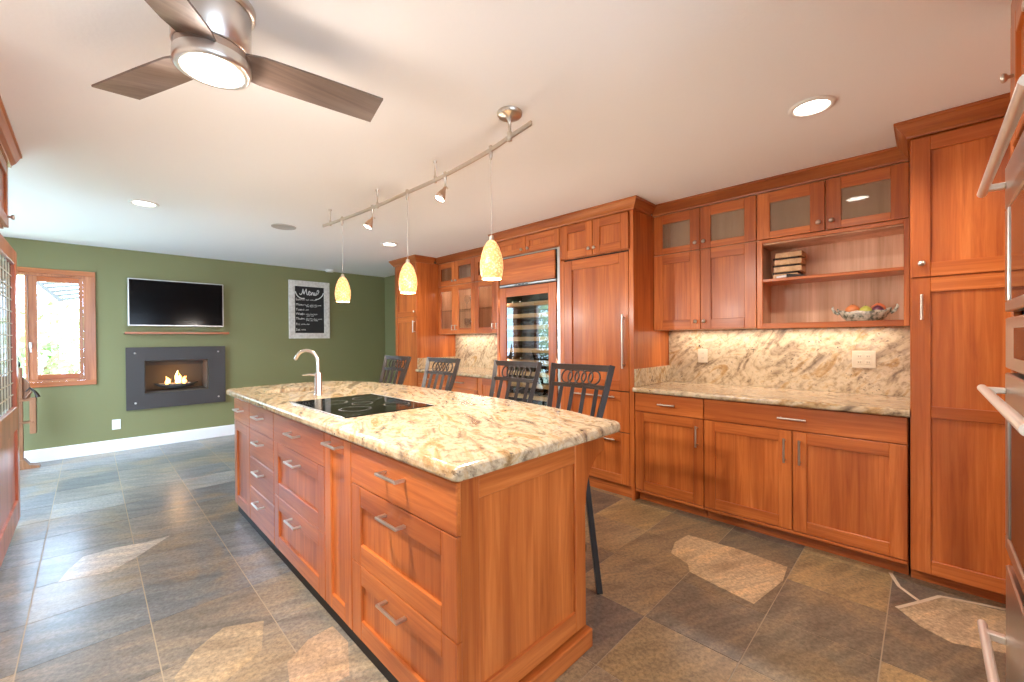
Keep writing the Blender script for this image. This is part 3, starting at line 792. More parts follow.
def wine():
    r = thing('wine_refrigerator', 'tall glass fronted wine refrigerator with wooden racks and steel trim', 'wine fridge', (3.4, 2.83, 0))
    y0, y1 = 2.405, 3.258
    mb = MB(); mb.box(3.066, XBK, y1-.024, y1, 0.0, 2.16); mb.build('side_panel', WZ, r)
    mb = MB(); mb.box(3.085, XBK, y0, y0+.02, .10, 2.155); mb.box(3.085, XBK, 3.21, 3.232, .10, 2.155); mb.box(XBK-.02, XBK, y0+.02, 3.21, .10, 2.155)
    mb.box(3.085, XBK-.02, y0+.02, 3.21, .10, .14); mb.box(3.085, XBK-.02, y0+.02, 3.21, 1.84, 2.155); mb.build('body', BLACK, r)
    F = Face('x-', 3.082)
    mb = MB()
    F.box(mb, y0+.004, y0+.034, .10, 2.158, 0, .012, .002); F.box(mb, y0+.034, 3.21, 2.146, 2.158, 0, .010, .002)
    mb.build('steel_trim', STEEL, r)
    d = slab_front(F, 2.462, 3.205, 1.872, 2.140, r, 'grille_panel', .020, WY)
    mb = MB(); F.box(mb, 2.448, 3.21, 1.846, 1.866, .0, .022, .003)
    for k in range(4): F.box(mb, 2.80+k*.05, 2.835+k*.05, 1.852, 1.860, .022, .0232, 0, 1)
    mb.build('vent_strip', [STEEL, BLACK], r)
    d = shaker(F, 2.448, 3.215, .20, 1.838, r, 'glass_door', st=.095, glass=WINEGLASS)
    MB().box(3.10, 3.12, y0, 3.232, 0.0, .098).build('plinth', WY, r)
    MB().box(3.086, 3.10, y0+.004, 3.21, .105, .195).build('base_grille', STEEL, r)
    zs = [.34+.118*k for k in range(12)]
    for z in (.5, 1.1, 1.7): lamp('wine_fill', 'POINT', (3.10, 3.18, z), 1.4, (1, .92, .8), size=.02); lamp('wine_fill', 'POINT', (3.10, 2.46, z), .9, (1, .92, .8), size=.02)  # unseen lamps added to bring out the racks
    for z in zs:
        mb = MB(); mb.box(3.115, 3.14, 2.43, 3.205, z, z+.042, .003); mb.box(3.14, 3.64, 2.43, 3.205, z+.004, z+.012); mb.build('wooden_rack', [SLATW], r)
    lab = 'dark wine bottle lying on a rack inside the wine refrigerator'
    proto = None
    for z in zs:
        for k in range(6):
            y = 2.50+k*.124; loc = (3.16, y, z+.054)
            if proto is None:
                proto = MB().lathe((0, 0, 0), [(0, .004), (.014, 0), (.0145, .05), (.013, .09), (.022, .13), (.038, .17), (.0385, .29), (.03, .30), (0, .295)], 12, ax=(1, 0, 0)).build('wine_bottle', mat('bottle_glass', (.012, .02, .012), .12))
                o = proto
            else:
                o = proto.copy(); COL.objects.link(o)
            o.location = loc; tag(o, lab, 'bottle', 'bottles in the wine refrigerator')
    o = thing('over_wine_cabinet', 'small cherry cabinet with two short doors above the wine refrigerator', 'cabinet', (3.4, 2.83, 2.17))
    MB().box(XB, XBK, y0, 3.256, 2.165, 2.349).build('carcass', WZ, o)
    for a, b, hu in ((2.408, 2.832, 2.79), (2.834, 3.255, 2.875)):
        d = shaker(FB, a, b, 2.168, 2.328, o, st=.05); knob(FB, hu, 2.2, .02, d)
wine()
crown_run('trim_4', [(XU-.075, 1.660), (3.062, 1.660), (3.062, 3.258), (XU-.075, 3.258)], 2.336, CEIL-.002, .06, [CROWN, CROWNX])

# far section: glass uppers, counter, base, tall cabinet
def far_section():
    r = thing('wall_cabinet', 'far cherry wall cabinet of glass doors between tall cabinet and wine refrigerator', 'cabinet', (3.55, 4.03, 1.37))
    y0, y1 = 3.262, 4.802
    mb = MB(); open_box(mb, XU, XBK, y0, y1, 2.015, 2.35); open_box(mb, XU, XBK, y0, y1, 1.375, 2.0145)
    mb.box(XU, XBK, 4.012, 4.03, 1.39, 2.33); mb.build('carcass', INTW, r)
    MB().box(XU+.02, XBK-.012, y0+.02, 4.01, 1.69, 1.698).build('glass_shelf', GOBLET, r)
    MB().box(XU+.02, XBK-.012, 4.032, y1-.02, 1.69, 1.698).build('glass_shelf', GOBLET, r)
    ys = [3.262, 3.63, 4.021, 4.42, 4.80]
    for i in range(4):
        a, b = ys[i], ys[i+1]; right_hinge = i % 2 == 0
        hu = b-.035 if i in (0, 2) else a+.035
        d = shaker(FU, a, b, 2.025, 2.335, r, st=.07, glass=CLEARG); knob(FU, hu, 2.08, .02, d)
        d = shaker(FU, a, b, 1.378, 2.021, r, st=.07, glass=CLEARG); bar_pull(FU, hu, 1.46, .07, False, .02, d)
    crown_run('trim_5', [(3.40, 4.803), (3.40, 3.262)][::-1], 2.336, CEIL-.002, .06, [CROWN, CROWNX])
    for yy in (3.45, 3.82, 4.22, 4.6): lamp('cabinet_fill', 'POINT', (3.50, yy, 1.97), .45, WARM, size=.02)  # unseen lamps added to brighten the cabinet interior
    # stemware seen through the middle doors
    prof = [(.032, 0), (.030, .003), (.005, .008), (.004, .07), (.012, .082), (.034, .115), (.036, .15), (.030, .185)]
    proto = None; n = 0
    for z, rows in ((1.395, ((3.52, 3), (3.61, 3))), (1.70, ((3.52, 3), (3.61, 3)))):
        for x, k in rows:
            for q in range(k):
                if proto is None: proto = MB().lathe((0, 0, 0), prof, 14).build('wine_glass', GOBLET); o = proto
                else: o = proto.copy(); COL.objects.link(o)
                o.location = (x, 4.10+.11*q, z); n += 1
                tag(o, ('clear stemmed glass on the lower shelf' if z < 1.5 else 'clear stemmed glass on the upper shelf')+' behind the far cabinet glass doors', 'glass',
                    'stemware on the lower shelf of the far cabinet' if z < 1.5 else 'stemware on the upper shelf of the far cabinet')
    counter('granite_countertop', 'short cream granite worktop between wine refrigerator and far tall cabinet', 3.264, 4.80, GRANB)
    b = thing('granite_backsplash', 'small cream granite backsplash under the far glass doors', 'backsplash', (3.70, 4.03, CT))
    MB().box(3.694, XBK+.006, 3.266, 4.80, CT+.001, 1.373).build('back_slab', GRANB, b)
    MB().box(3.058, 3.692, 4.785, 4.80, CT+.001, 1.058, .002).build('side_slab', GRANB, b)
    base_unit('narrow cherry base cabinet next to the wine refrigerator with one door', 3.264, 3.58, [('door', 3.266, 3.578, .104, .872, (3.30, .78, .12, False))])
    base_unit('middle far cherry base cabinet with a row of three drawers', 3.582, 4.18,
              [('drawer', 3.584, 4.178, .726, .872, (3.88, .80, .15, True)), ('sdrawer', 3.584, 4.178, .416, .723, (3.88, .66, .15, True)), ('sdrawer', 3.584, 4.178, .104, .413, (3.88, .35, .15, True))])
    base_unit('far cherry base cabinet with drawers against the tall end cabinet', 4.182, 4.80,
              [('drawer', 4.184, 4.798, .726, .872, (4.49, .80, .15, True)), ('sdrawer', 4.184, 4.798, .416, .723, (4.49, .66, .15, True)), ('sdrawer', 4.184, 4.798, .104, .413, (4.49, .35, .15, True))])
    y0, y1 = 4.806, 5.365
    t = thing('tall_cabinet', 'tall cherry cabinet at the far end beside the green wall', 'cabinet', (3.4, 5.08, 0))
    MB().box(XB, XBK, y0, y1, .10, 2.35).build('carcass', WZ, t); MB().box(3.13, 3.15, y0, y1, 0.0, .10).build('toe_kick', WY, t)
    d = shaker(FB, y0+.003, y1-.003, .104, 1.612, t); bar_pull(FB, y0+.045, 1.48, .16, False, .02, d)
    d = shaker(FB, y0+.003, y1-.003, 1.616, 2.332, t); knob(FB, y0+.045, 1.68, .02, d)
    crown_run('trim_6', [(XU-.09, y0), (3.06, y0), (3.06, y1), (XBK, y1)], 2.336, CEIL-.002, .06, [CROWN, CROWNX])
far_section()

# knife block and fruit bowl on the open shelves
def shelf_things():
    r = thing('knife_block', 'low wooden knife block with dark slots on the upper open shelf', 'knife block', (3.58, .705, 1.72))
    mb = MB(); z = 1.7205; y0, y1 = .615, .79
    for k in range(4):
        zz = z+k*.052; mb.box(3.50+.004*k, 3.66, y0+(.02 if k < 1 else 0), y1-.004*k, zz, zz+.038, .003)
        if k < 3: mb.box(3.53, 3.66, y0+.02, y1-.012, zz+.038, zz+.052, 0, 1)
    mb.build('block', [BLOCKW, BLACK], r)
    for k, z2 in enumerate((1.7655, 1.8175, 1.8695)):
        MB().box(3.515, 3.53, y0+.03, y1+.004, z2-.006, z2+.006, .003).build('knife_handle', BRONZE, r)
    k = thing('chef_knife', 'dark bladed knife lying on the shelf in front of the knife block', 'knife', (3.47, .655, 1.72))
    mb = MB(); mb.prism([(3.475, .56, 1.7215), (3.475, .60, 1.738), (3.475, .68, 1.752), (3.475, .70, 1.752), (3.475, .70, 1.7215)], (.004, 0, 0)); mb.build('blade', BRONZE, k)
    MB().tube([(3.477, .70, 1.737), (3.477, .76, 1.733)], .010, 10).build('handle', PLATEW, k)
    # boat-shaped bowl
    cx, cy, cz = 3.535, .285, 1.3905
    b = thing('fruit_bowl', 'grey green patterned boat shaped bowl holding fruit on the lower shelf', 'bowl', (cx, cy, cz))
    m = mat('mottled_ceramic', (.42, .40, .32), .25); t = NT(m); n = t.noise(t.coord((1, 1, 1)), 38, 4, .6); t.base(t.ramp(n, [(.4, (.16, .17, .13)), (.5, (.5, .47, .38)), (.62, (.68, .62, .5))]))
    mb = MB(); n = 36; L = []
    for ry, rx, zz in ((.055, .04, 0), (.075, .055, .006), (.108, .078, .03), (.132, .092, .062), (.138, .095, .078), (.130, .088, .078), (.098, .068, .034), (.06, .045, .014)):
        ring = []
        for q in range(n):
            a = 2*pi*q/n; lift = .020*abs(sin(a))**6*(zz/.078) + .004*sin(9*a)*(zz/.078)
            ring.append((cx+rx*cos(a), cy+ry*sin(a), cz+zz+lift))
        L.append(ring)
    vs = [p for q in L for p in q]
    fs = [(i*n+k, i*n+(k+1) % n, (i+1)*n+(k+1) % n, (i+1)*n+k) for i in range(len(L)-1) for k in range(n)] + [tuple(range(n))[::-1], tuple(range((len(L)-1)*n, len(L)*n))]
    mb.add(vs, fs, 0, True); mb.build('bowl_body', m, b)
    for sg in (-1, 1):
        MB().tube([(cx, cy+sg*.128, cz+.062), (cx, cy+sg*.150, cz+.078), (cx, cy+sg*.163, cz+.105), (cx, cy+sg*.158, cz+.118)], [.009, .010, .007, .003], 10).build('curled_handle', m, b)
    def fruit(name, dx, dy, dz, rr, c, label, stem=True):
        o = thing(name, label, 'fruit', (cx+dx, cy+dy, cz+dz-rr))
        prof = [(rr*sin(a), -rr*.93*cos(a)+ (rr*.10 if a > 2.7 else 0)) for a in [pi*i/12 for i in range(13)]]
        prof[0] = (0, prof[0][1]); prof[-1] = (0, prof[-1][1])
        MB().lathe((cx+dx, cy+dy, cz+dz), prof, 18).build('flesh', mat(name+'_skin', c, .38), o)
        if stem: MB().tube([(cx+dx, cy+dy, cz+dz+rr*.80), (cx+dx+.003, cy+dy, cz+dz+rr*1.08)], .002, 6).build('stem', BRONZE, o)
    fruit('peach', -.01, .055, .084, .040, (.80, .28, .10), 'orange peach at the left in the fruit bowl')
    fruit('pear', -.03, -.012, .078, .034, (.62, .62, .12), 'yellow green pear at the front middle of the fruit bowl')
    fruit('plum', -.025, -.070, .082, .030, (.16, .05, .09), 'dark purple plum at the right front of the fruit bowl')
    fruit('nectarine', .030, -.070, .092, .038, (.76, .22, .09), 'red orange nectarine behind the plum in the fruit bowl')
shelf_things()

# ================================================================== OVEN TOWER AT THE RIGHT EDGE
def ovens():
    F = Face('y+', -.222); x0, x1 = 1.22, 2.19
    r = thing('oven_cabinet', 'tall cherry oven cabinet cut by the right edge', 'cabinet', (1.70, -.54, 0))
    mb = MB(); mb.box(x0, x0+.02, -.87, -.222, .0, 2.35); mb.box(x1-.02, x1, -.87, -.222, .0, 2.35); mb.box(x0+.02, x1-.02, -.87, -.84, .0, 2.35)
    mb.box(x0+.02, x1-.02, -.84, -.24, 1.90, 1.92); mb.box(x0+.02, x1-.02, -.84, -.24, .56, .578); mb.box(x0+.02, x1-.02, -.84, -.24, 2.33, 2.35); mb.build('carcass', WZ, r)
    mb = MB(); F.box(mb, x1-.055, x1, .08, 2.34, .0005, .018, .002); F.box(mb, x0, x0+.055, .08, 2.34, .0005, .018, .002); mb.build('stiles', WZ, r)
    for a, b, k in ((x0+.057, (x0+x1)/2, (x0+x1)/2-.04), ((x0+x1)/2, x1-.057, (x0+x1)/2+.04)):
        d = shaker(F, a, b, 1.925, 2.335, r); knob(F, k if k < (x0+x1)/2 else x1-.10, 2.14, .02, d)
    crown_run('trim_7', [(x1, -.87), (x1, -.205), (x0, -.205)], 2.336, CEIL-.002, .055, [CROWNX, CROWN])
    o = thing('double_oven', 'stainless double wall oven with tubular handles at the right edge', 'oven', (1.70, -.5, .58))
    MB().box(x0+.03, x1-.03, -.83, -.226, .60, 1.885).build('body', BLACK, o)
    a, b = x0+.058, x1-.058
    OG = mat('oven_glass', (.02, .018, .016), .07)
    def oven_door(v0, v1, g0, g1, hz, name):
        mb = MB(); F.box(mb, a, b, v0, g0, .002, .035, .004); F.box(mb, a, b, g1, v1, .002, .035, .004); F.box(mb, a, a+.06, g0, g1, .002, .0348, .003); F.box(mb, b-.06, b, g0, g1, .002, .0348, .003)
        d = mb.build(name, STEEL, o)
        g = MB(); F.box(g, a+.058, b-.058, g0-.002, g1+.002, .010, .031); g.build('window_glass', OG, d)
        h = MB(); h.tube([F.P(a-.01, hz, .082), F.P(b+.058, hz, .082)], .0125, 16)
        for q in (a+.06, b-.01): F.box(h, q-.014, q+.014, hz-.010, hz+.010, .034, .082, .003)
        h.build('tubular_handle', OVENBAR, d)
    oven_door(1.385, 1.86, 1.42, 1.72, 1.80, 'upper_door')
    mb = MB(); F.box(mb, a, b, 1.20, 1.365, .002, .034, .004); F.box(mb, a+.2, b-.2, 1.24, 1.33, .0345, .036, 0, 1); mb.build('control_panel', [STEEL, OG], o)
    oven_door(.605, 1.185, .65, 1.04, 1.125, 'lower_door')
    w = thing('warming_drawer', 'stainless warming drawer with tubular handle low at the right edge', 'drawer', (1.70, -.5, .1))
    MB().box(x0+.03, x1-.03, -.83, -.226, .11, .55).build('body', BLACK, w)
    mb = MB(); F.box(mb, a, b, .115, .55, .002, .034, .005); d = mb.build('drawer_front', STEEL, w)
    h = MB(); h.tube([F.P(a-.01, .30, .082), F.P(b+.058, .30, .082)], .0125, 16)
    for q in (a+.06, b-.01): F.box(h, q-.014, q+.014, .288, .312, .034, .082, .003)
    h.build('tubular_handle', OVENBAR, d)
ovens()

# ================================================================== ISLAND
XI = .798                        # carcass front, fronts stand 20 mm proud
YI0, YI1 = 1.03, 3.79
def island():
    F = Face('x-', XI)
    r = thing('kitchen_island', 'long cherry kitchen island with drawers and steel pulls under the granite top', 'island', (1.13, 2.4, 0))
    ZB, ZT = .063, .878
    MB().box(XI, 1.40, YI0+.02, 3.22, ZB, ZT).box(XI, 1.40, 3.22, YI1, ZB, .74).box(XI, .83, 3.22, YI1, .74, ZT).box(1.36, 1.40, 3.22, YI1, .74, ZT).build('carcass', WZ, r)
    MB().box(.793, 1.38, YI0+.03, YI1-.03, 0.0, ZB).build('toe_kick', BLACK, r)
    # end panel with frame and recess
    E = Face('y-', YI0+.02); mb = MB(); x0, x1 = XI, 1.474
    st = .085
    E.box(mb, x0, x0+st, .09, ZT, 0, .022, .002, 0); E.box(mb, x1-.07, x1, .09, ZT, 0, .022, .002, 0)
    E.box(mb, x0+st, x1-.07, ZT-.085, ZT, 0, .0216, .002, 1); E.box(mb, x0+st, x1-.07, .09, .175, 0, .0216, .002, 1)
    E.box(mb, x0+st-.006, x1-.064, .17, ZT-.08, 0, .010); mb.build('end_panel', [WZ, WX], r)
    mb = MB(); mb.box(x0-.008, 1.492, 1.006, 1.05, 0.0, .078, .004); mb.box(1.474, 1.492, 1.05, YI1, 0.0, .078, .004); mb.build('plinth', [WX], r)
    mb = MB(); mb.box(1.40, 1.473, YI0+.022, YI1, .05, ZT); mb.build('back_panel', WZ, r)
    # fronts along the run
    c = .704
    u4 = (1.012, 1.742); u3b = (1.745, 2.030); u3 = (2.033, 2.810); u2 = (2.813, 3.355); u1 = (3.358, 3.788)
    def pull(o, u, v, h=True, L=.15): bar_pull(F, u, v, L, h, .02, o, flat=True, proj=.04)
    mid = lambda u: (u[0]+u[1])/2
    o = slab_front(F, *u4, c, .872, r); pull(o, mid(u4), .812)
    for a, b in ((.378, c), (ZB, .378)): o = shaker(F, *u4, a, b, r, 'drawer_front', st=.082); pull(o, mid(u4), b-.055)
    o = shaker(F, *u3b, ZB, .872, r, 'pull_out_front', st=.07); pull(o, mid(u3b), .838, True, .15)
    o = slab_front(F, *u3, c, .872, r); pull(o, mid(u3), .80)
    for a, b in ((.382, c), (ZB, .382)): o = shaker(F, *u3, a, b, r, 'drawer_front', st=.08); pull(o, mid(u3), b-.06)
    for a, b in ((c, .872), (.508, c), (.302, .508), (ZB, .302)): o = slab_front(F, *u2, a, b, r); pull(o, mid(u2), b-.065)
    o = slab_front(F, *u1, c, .872, r); pull(o, mid(u1), .80)
    o = shaker(F, *u1, ZB, c, r)
    # corbels under the seating overhang
    for y in (YI0+.01, 2.4, 3.744):
        mb = MB(); pts = [(1.476, y, .86), (1.64, y, .86), (1.64, y, .82)]
        for k in range(9): a = pi/2*k/8; pts.append((1.64-.145*sin(a), y, .82-.20*(1-cos(a))-.02))
        pts += [(1.476, y, .57)]
        mb.prism(pts, (0, .045, 0)); mb.build('corbel', WZ, r)
island()

def catmull(pts, k=5):
    out = []; n = len(pts)
    for i in range(n):
        p0, p1, p2, p3 = [Vector(pts[(i+j) % n]) for j in (-1, 0, 1, 2)]
        for s in range(k):
            t = s/k; out.append(.5*(2*p1+(p2-p0)*t+(2*p0-5*p1+4*p2-p3)*t*t+(3*p1-p0-3*p2+p3)*t**3))
    return out
SINKC = (1.10, 3.46); SRX, SRY = .185, .16
def island_top():
    z0, z1 = .880, .926
    # outline counter-clockwise; straight sides, rounded corners, bowed seating side
    def corner(cx, cy, r, a0, a1, n=6): return [Vector((cx+r*cos(radians(a0+(a1-a0)*k/n)), cy+r*sin(radians(a0+(a1-a0)*k/n)))) for k in range(n+1)]
    out = corner(.757+.02, .985+.02, .02, 180, 270) + corner(1.675, .985+.06, .06, 270, 350)
    bow = [(1.745, 1.15), (1.80, 1.33), (1.84, 1.55), (1.872, 1.85), (1.888, 2.2), (1.892, 2.6), (1.885, 3.0), (1.86, 3.35), (1.80, 3.65), (1.70, 3.86), (1.57, 3.98), (1.35, 4.03), (1.10, 4.03), (.90, 4.0)]
    out += [Vector(p) for p in bow] + corner(.757+.035, 3.94, .035, 90, 180)
    n = len(out)
    nm = []
    for i in range(n):
        t = (out[(i+1) % n]-out[i-1]).normalized(); nm.append(Vector((t.y, -t.x)))
    prof = [(.012, z0), (.003, z0+.004), (0, z0+.012), (.001, z1-.018), (.005, z1-.008), (.013, z1-.002), (.022, z1)]
    V = []; Fc = []
    for d, z in prof:
        for p, q in zip(out, nm): e = p-q*d; V.append((e.x, e.y, z))
    for i in range(len(prof)-1):
        for k in range(n): l = (k+1) % n; Fc.append((i*n+k, i*n+l, (i+1)*n+l, (i+1)*n+k))
    m = 28
    hole = [(SINKC[0]+SRX*cos(2*pi*k/m), SINKC[1]+SRY*sin(2*pi*k/m)) for k in range(m)]
    bm = bmesh.new(); bv = [bm.verts.new(v) for v in V]
    for f in Fc: bm.faces.new([bv[i] for i in f])
    ht = [bm.verts.new((x, y, z1)) for x, y in hole]; hb = [bm.verts.new((x, y, z0)) for x, y in hole]
    for k in range(m): bm.faces.new([ht[k], ht[(k+1) % m], hb[(k+1) % m], hb[k]])
    bm.verts.ensure_lookup_table(); bm.edges.ensure_lookup_table()
    for ring, hl in ((bv[-n:], ht), (bv[:n], hb)):
        es = []
        for R in (ring, hl):
            for k in range(len(R)):
                e = bm.edges.get((R[k], R[(k+1) % len(R)])) or bm.edges.new((R[k], R[(k+1) % len(R)])); es.append(e)
        bmesh.ops.triangle_fill(bm, edges=es, use_beauty=True)
    bmesh.ops.recalc_face_normals(bm, faces=bm.faces[:])
    me = bpy.data.meshes.new('granite_countertop'); bm.to_mesh(me); bm.free(); me.materials.append(GRAN)
    o = bpy.data.objects.new('granite_countertop', me); COL.objects.link(o)
    tag(o, 'thick cream and gold granite slab with bowed edge on top of the island', 'countertop')
island_top()
ZT = .9265
def cooktop():
    r = thing('induction_cooktop', 'black glass cooktop set into the island granite', 'cooktop', (1.13, 2.39, ZT))
    x0, x1, y0, y1 = .857, 1.392, 2.005, 2.765
    MB().box(x0+.012, x1-.012, y0+.004, y1-.004, ZT, ZT+.005, .001).build('glass_top', COOK, r)
    for a in ((x0, x0+.012), (x1-.012, x1)): MB().box(a[0], a[1], y0, y1, ZT, ZT+.006, .0015).build('metal_trim', STEEL, r)
    for cx, cy, rr in ((1.02, 2.22, .085), (1.02, 2.55, .095), (1.26, 2.20, .075), (1.26, 2.57, .09), (1.14, 2.39, .06)):
        mb = MB()
        for q in (rr, rr*.94):
            n = 40
            vs = [(cx+q*cos(2*pi*k/n), cy+q*sin(2*pi*k/n), ZT+.0053) for k in range(n)]+[(cx+(q-.003)*cos(2*pi*k/n), cy+(q-.003)*sin(2*pi*k/n), ZT+.0053) for k in range(n)]
            mb.add(vs, [(k, (k+1) % n, n+(k+1) % n, n+k) for k in range(n)])
        mb.build('burner_ring', RINGM, r)
    mb = MB()
    for k in range(5): mb.box(.885+.016*k, .895+.016*k, 2.03+.03*(k % 2), 2.036+.03*(k % 2), ZT+.0051, ZT+.0055)
    mb.build('touch_controls', RINGM, r)
cooktop()
def sink():
    r = thing('island_sink', 'small steel undermount sink in the far end of the island top', 'sink', (SINKC[0], SINKC[1], .76))
    mb = MB(); sx, sy = 1, SRY/SRX
    mb.lathe((SINKC[0], SINKC[1], 0), [(SRX+.012, .8795), (SRX-.002, .8795), (SRX-.01, .87), (SRX-.025, .78), (SRX-.06, .755), (.03, .75)], 28, sx=sx, sy=sy)
    mb.build('basin', mat('dull_basin_steel', (.30, .30, .31), .35, 1.), r)
    MB().lathe((SINKC[0], SINKC[1], .7505), [(.028, 0), (.026, .003), (0, .003)], 16).build('drain', CHROME, r)
sink()
def faucet():
    x, y = 1.125, 3.03
    r = thing('gooseneck_faucet', 'tall brushed nickel gooseneck faucet behind the cooktop', 'faucet', (x, y, ZT))
    MB().lathe((x, y, ZT), [(.030, 0), (.030, .006), (.024, .010), (.0235, .150), (.017, .155)], 20).build('body', CHROME, r)
    # spout plane roughly faces the camera: swings over the sink
    d = Vector((-.62, .785)); d.normalize()
    R = .085; top = ZT+.225; pts = [(x, y, ZT+.15), (x, y, top)]
    for k in range(1, 13): a = pi*k/12*.92; e = R*(1-cos(a)); pts.append((x+d.x*e, y+d.y*e, top+R*sin(a)))
    MB().tube(pts, .0115, 14).build('spout', CHROME, r)
    e = Vector((-.75, .66)).normalized()
    h = MB(); h.tube([(x+e.x*.02, y+e.y*.02, ZT+.138), (x+e.x*.06, y+e.y*.06, ZT+.142), (x+e.x*.105, y+e.y*.105, ZT+.137)], [.008, .006, .0045], 10); h.build('lever_handle', CHROME, r)
faucet()

# ================================================================== BAR STOOLS
def make_stool():
    r = thing('bar_stool', '', 'stool', (0, 0, 0))
    H, W = 1.155, .44; SH = .63
    # the stool faces -X: seat centre at x = -.21 behind the back plane
    def back(z): return -.165+.165*((z-SH)/(H-SH)) if z > SH else -.165
    def half(z): return W/2-.014-.055*max(0, min(1, (H-z)/(H-SH)))
    for sg in (-1, 1):
        y = sg*(W/2-.014)
        mb = MB(); mb.tube([(-.19, sg*(W/2+.02), 0.0), (-.185, sg*half(SH), SH-.02), (back(.85), sg*half(.85), .85), (back(1.0)+.004, sg*half(1.0), 1.0), (back(H), sg*half(H), H)], .0205, 4, smooth=False); mb.build('rear_leg', BRONZE, r)
        mb = MB(); mb.tube([(-.495, sg*(W/2+.0), 0.0), (-.46, sg*(W/2-.03), SH-.02)], [.017, .019], 4, smooth=False); mb.build('front_leg', BRONZE, r)
    hw = W/2-.02
    def rail(z0, z1, t, name, arch=0):
        mb = MB(); n = 8; hw = half((z0+z1)/2)-.006
        for k in range(n):
            a, b = -hw+2*hw*k/n, -hw+2*hw*(k+1)/n
            x = back((z0+z1)/2); ca = lambda q: -.018*(1-(q/hw)**2)
            vs = [(x+cc-t/2+dd*t, yy, zz) for yy, cc in ((a, -ca(a)), (b, -ca(b))) for zz in (z0, z1) for dd in (0, 1)]
            mb.add(vs, [(0, 1, 3, 2), (4, 6, 7, 5), (0, 4, 5, 1), (2, 3, 7, 6), (0, 2, 6, 4), (1, 5, 7, 3)])
        mb.build(name, BRONZE, r)
    rail(H-.034, H, .022, 'top_rail'); rail(1.022, 1.045, .018, 'lower_rail'); rail(.685, .71, .018, 'bottom_rail')
    x = back(1.085)+.012; rr = .038
    for k in range(5):
        cy = (k-2)*.048
        pts = [(x+.013*cos(2*pi*q/22)*0+back(1.083+rr*cos(2*pi*q/22))-back(1.083), cy+rr*sin(2*pi*q/22), 1.083+rr*cos(2*pi*q/22)) for q in range(22)]
        MB().tube(pts, .0052, 8, closed=True).build('ring', BRONZE, r)
    for k in range(4):
        y = (k-1.5)*.082
        mb = MB(); mb.tube([(back(z)+.014, y, z) for z in (.70, .80, .90, .97, 1.03)], .0155, 4, smooth=False, flat=(.45, 1)); mb.build('slat', BRONZE, r)
    mb = MB(); mb.box(-.50, -.19, -W/2+.045, W/2-.045, SH-.03, SH, .006); mb.build('seat_frame', BRONZE, r)
    mb = MB(); mb.box(-.50, -.21, -W/2+.03, W/2-.03, SH+.0005, SH+.055, .02); mb.build('seat_cushion', SEAT, r)
    zf = .25
    pts = []
    for q in range(24):
        a = 2*pi*q/24; pts.append((-.340+.165*cos(a), .232*sin(a), zf))
    MB().tube(pts, .009, 8, closed=True).build('foot_ring', BRONZE, r)
    return r
stool0 = make_stool()
for i, (x, y, rz, lab) in enumerate([
        (2.02, 1.432, 0, 'dark metal bar stool nearest the camera, at the near corner of the island'),
        (2.03, 1.962, 0, 'dark metal bar stool second from the near end, in front of the wine refrigerator'),
        (2.03, 2.80, 0, 'dark metal bar stool third along the island, in front of the far backsplash'),
        (2.02, 3.50, 0, 'dark metal bar stool farthest along the island, in front of the green wall')]):
    o = stool0 if i == 0 else copy_tree(stool0)
    o.location = (x, y, 0); o.rotation_euler.z = rz
    tag(o, lab, 'stool', 'bar stools along the island')

# ================================================================== CEILING FITTINGS
def fan():
    cx, cy = .293, 1.661
    r = thing('ceiling_fan', 'brushed steel ceiling fan with three walnut blades and lit round lamp', 'ceiling fan', (cx, cy, CEIL))
    MB().lathe((cx, cy, 0), [(.123, 2.4195), (.123, 2.40), (.118, 2.394), (.112, 2.392)], 40).build('canopy', STEEL, r)
    MB().lathe((cx, cy, 0), [(.110, 2.3915), (.110, 2.262), (.106, 2.258)], 40).build('motor_housing', STEEL, r)
    MB().lathe((cx, cy, 0), [(.103, 2.2575), (.103, 2.232)], 40).build('blade_hub', mat('bronze_band', (.42, .33, .28), .35, 1.), r)
    MB().lathe((cx, cy, 0), [(.107, 2.2315), (.108, 2.205), (.104, 2.193), (.090, 2.188), (.086, 2.192)], 40).build('light_ring', STEEL, r)
    MB().lathe((cx, cy, 0), [(.0855, 2.1915), (.07, 2.1885), (.04, 2.1865), (0, 2.186)], 32).build('lamp_lens', LENS, r)
    for a in (113, -7, 233):
        a = radians(a); d = Vector((cos(a), sin(a), 0)); n = Vector((sin(a), -cos(a), 0)); up = Vector((0, 0, 1))  # n is the clockwise side, pitched up
        tilt = (n*cos(radians(11.5))+up*sin(radians(11.5))); nb = d.cross(tilt)
        mb = MB(); o = Vector((cx, cy, 2.246)); vs = []
        for rr, hw in ((.085, .055), (.14, .068), (.30, .072), (.545, .074)):
            for s in (-1, 1):
                for t in (-.0035, .0035): vs.append(o+d*rr+tilt*hw*s+nb*t)
        fs = [(0, 1, 3, 2), (12, 14, 15, 13)]
        for i in range(3):
            b = i*4; fs += [(b, b+4, b+5, b+1), (b+2, b+3, b+7, b+6), (b, b+2, b+6, b+4), (b+1, b+5, b+7, b+3)]
        mb.add(vs, fs); mb.build('blade', BLADE, r)
    lamp('fan_lamp', 'AREA', (cx, cy, 2.183), 34, WARM, (0, 0, 0), .16)
    lamp('fan_lamp_spill', 'POINT', (cx, cy, 2.13), 8, WARM, size=.07)
fan()
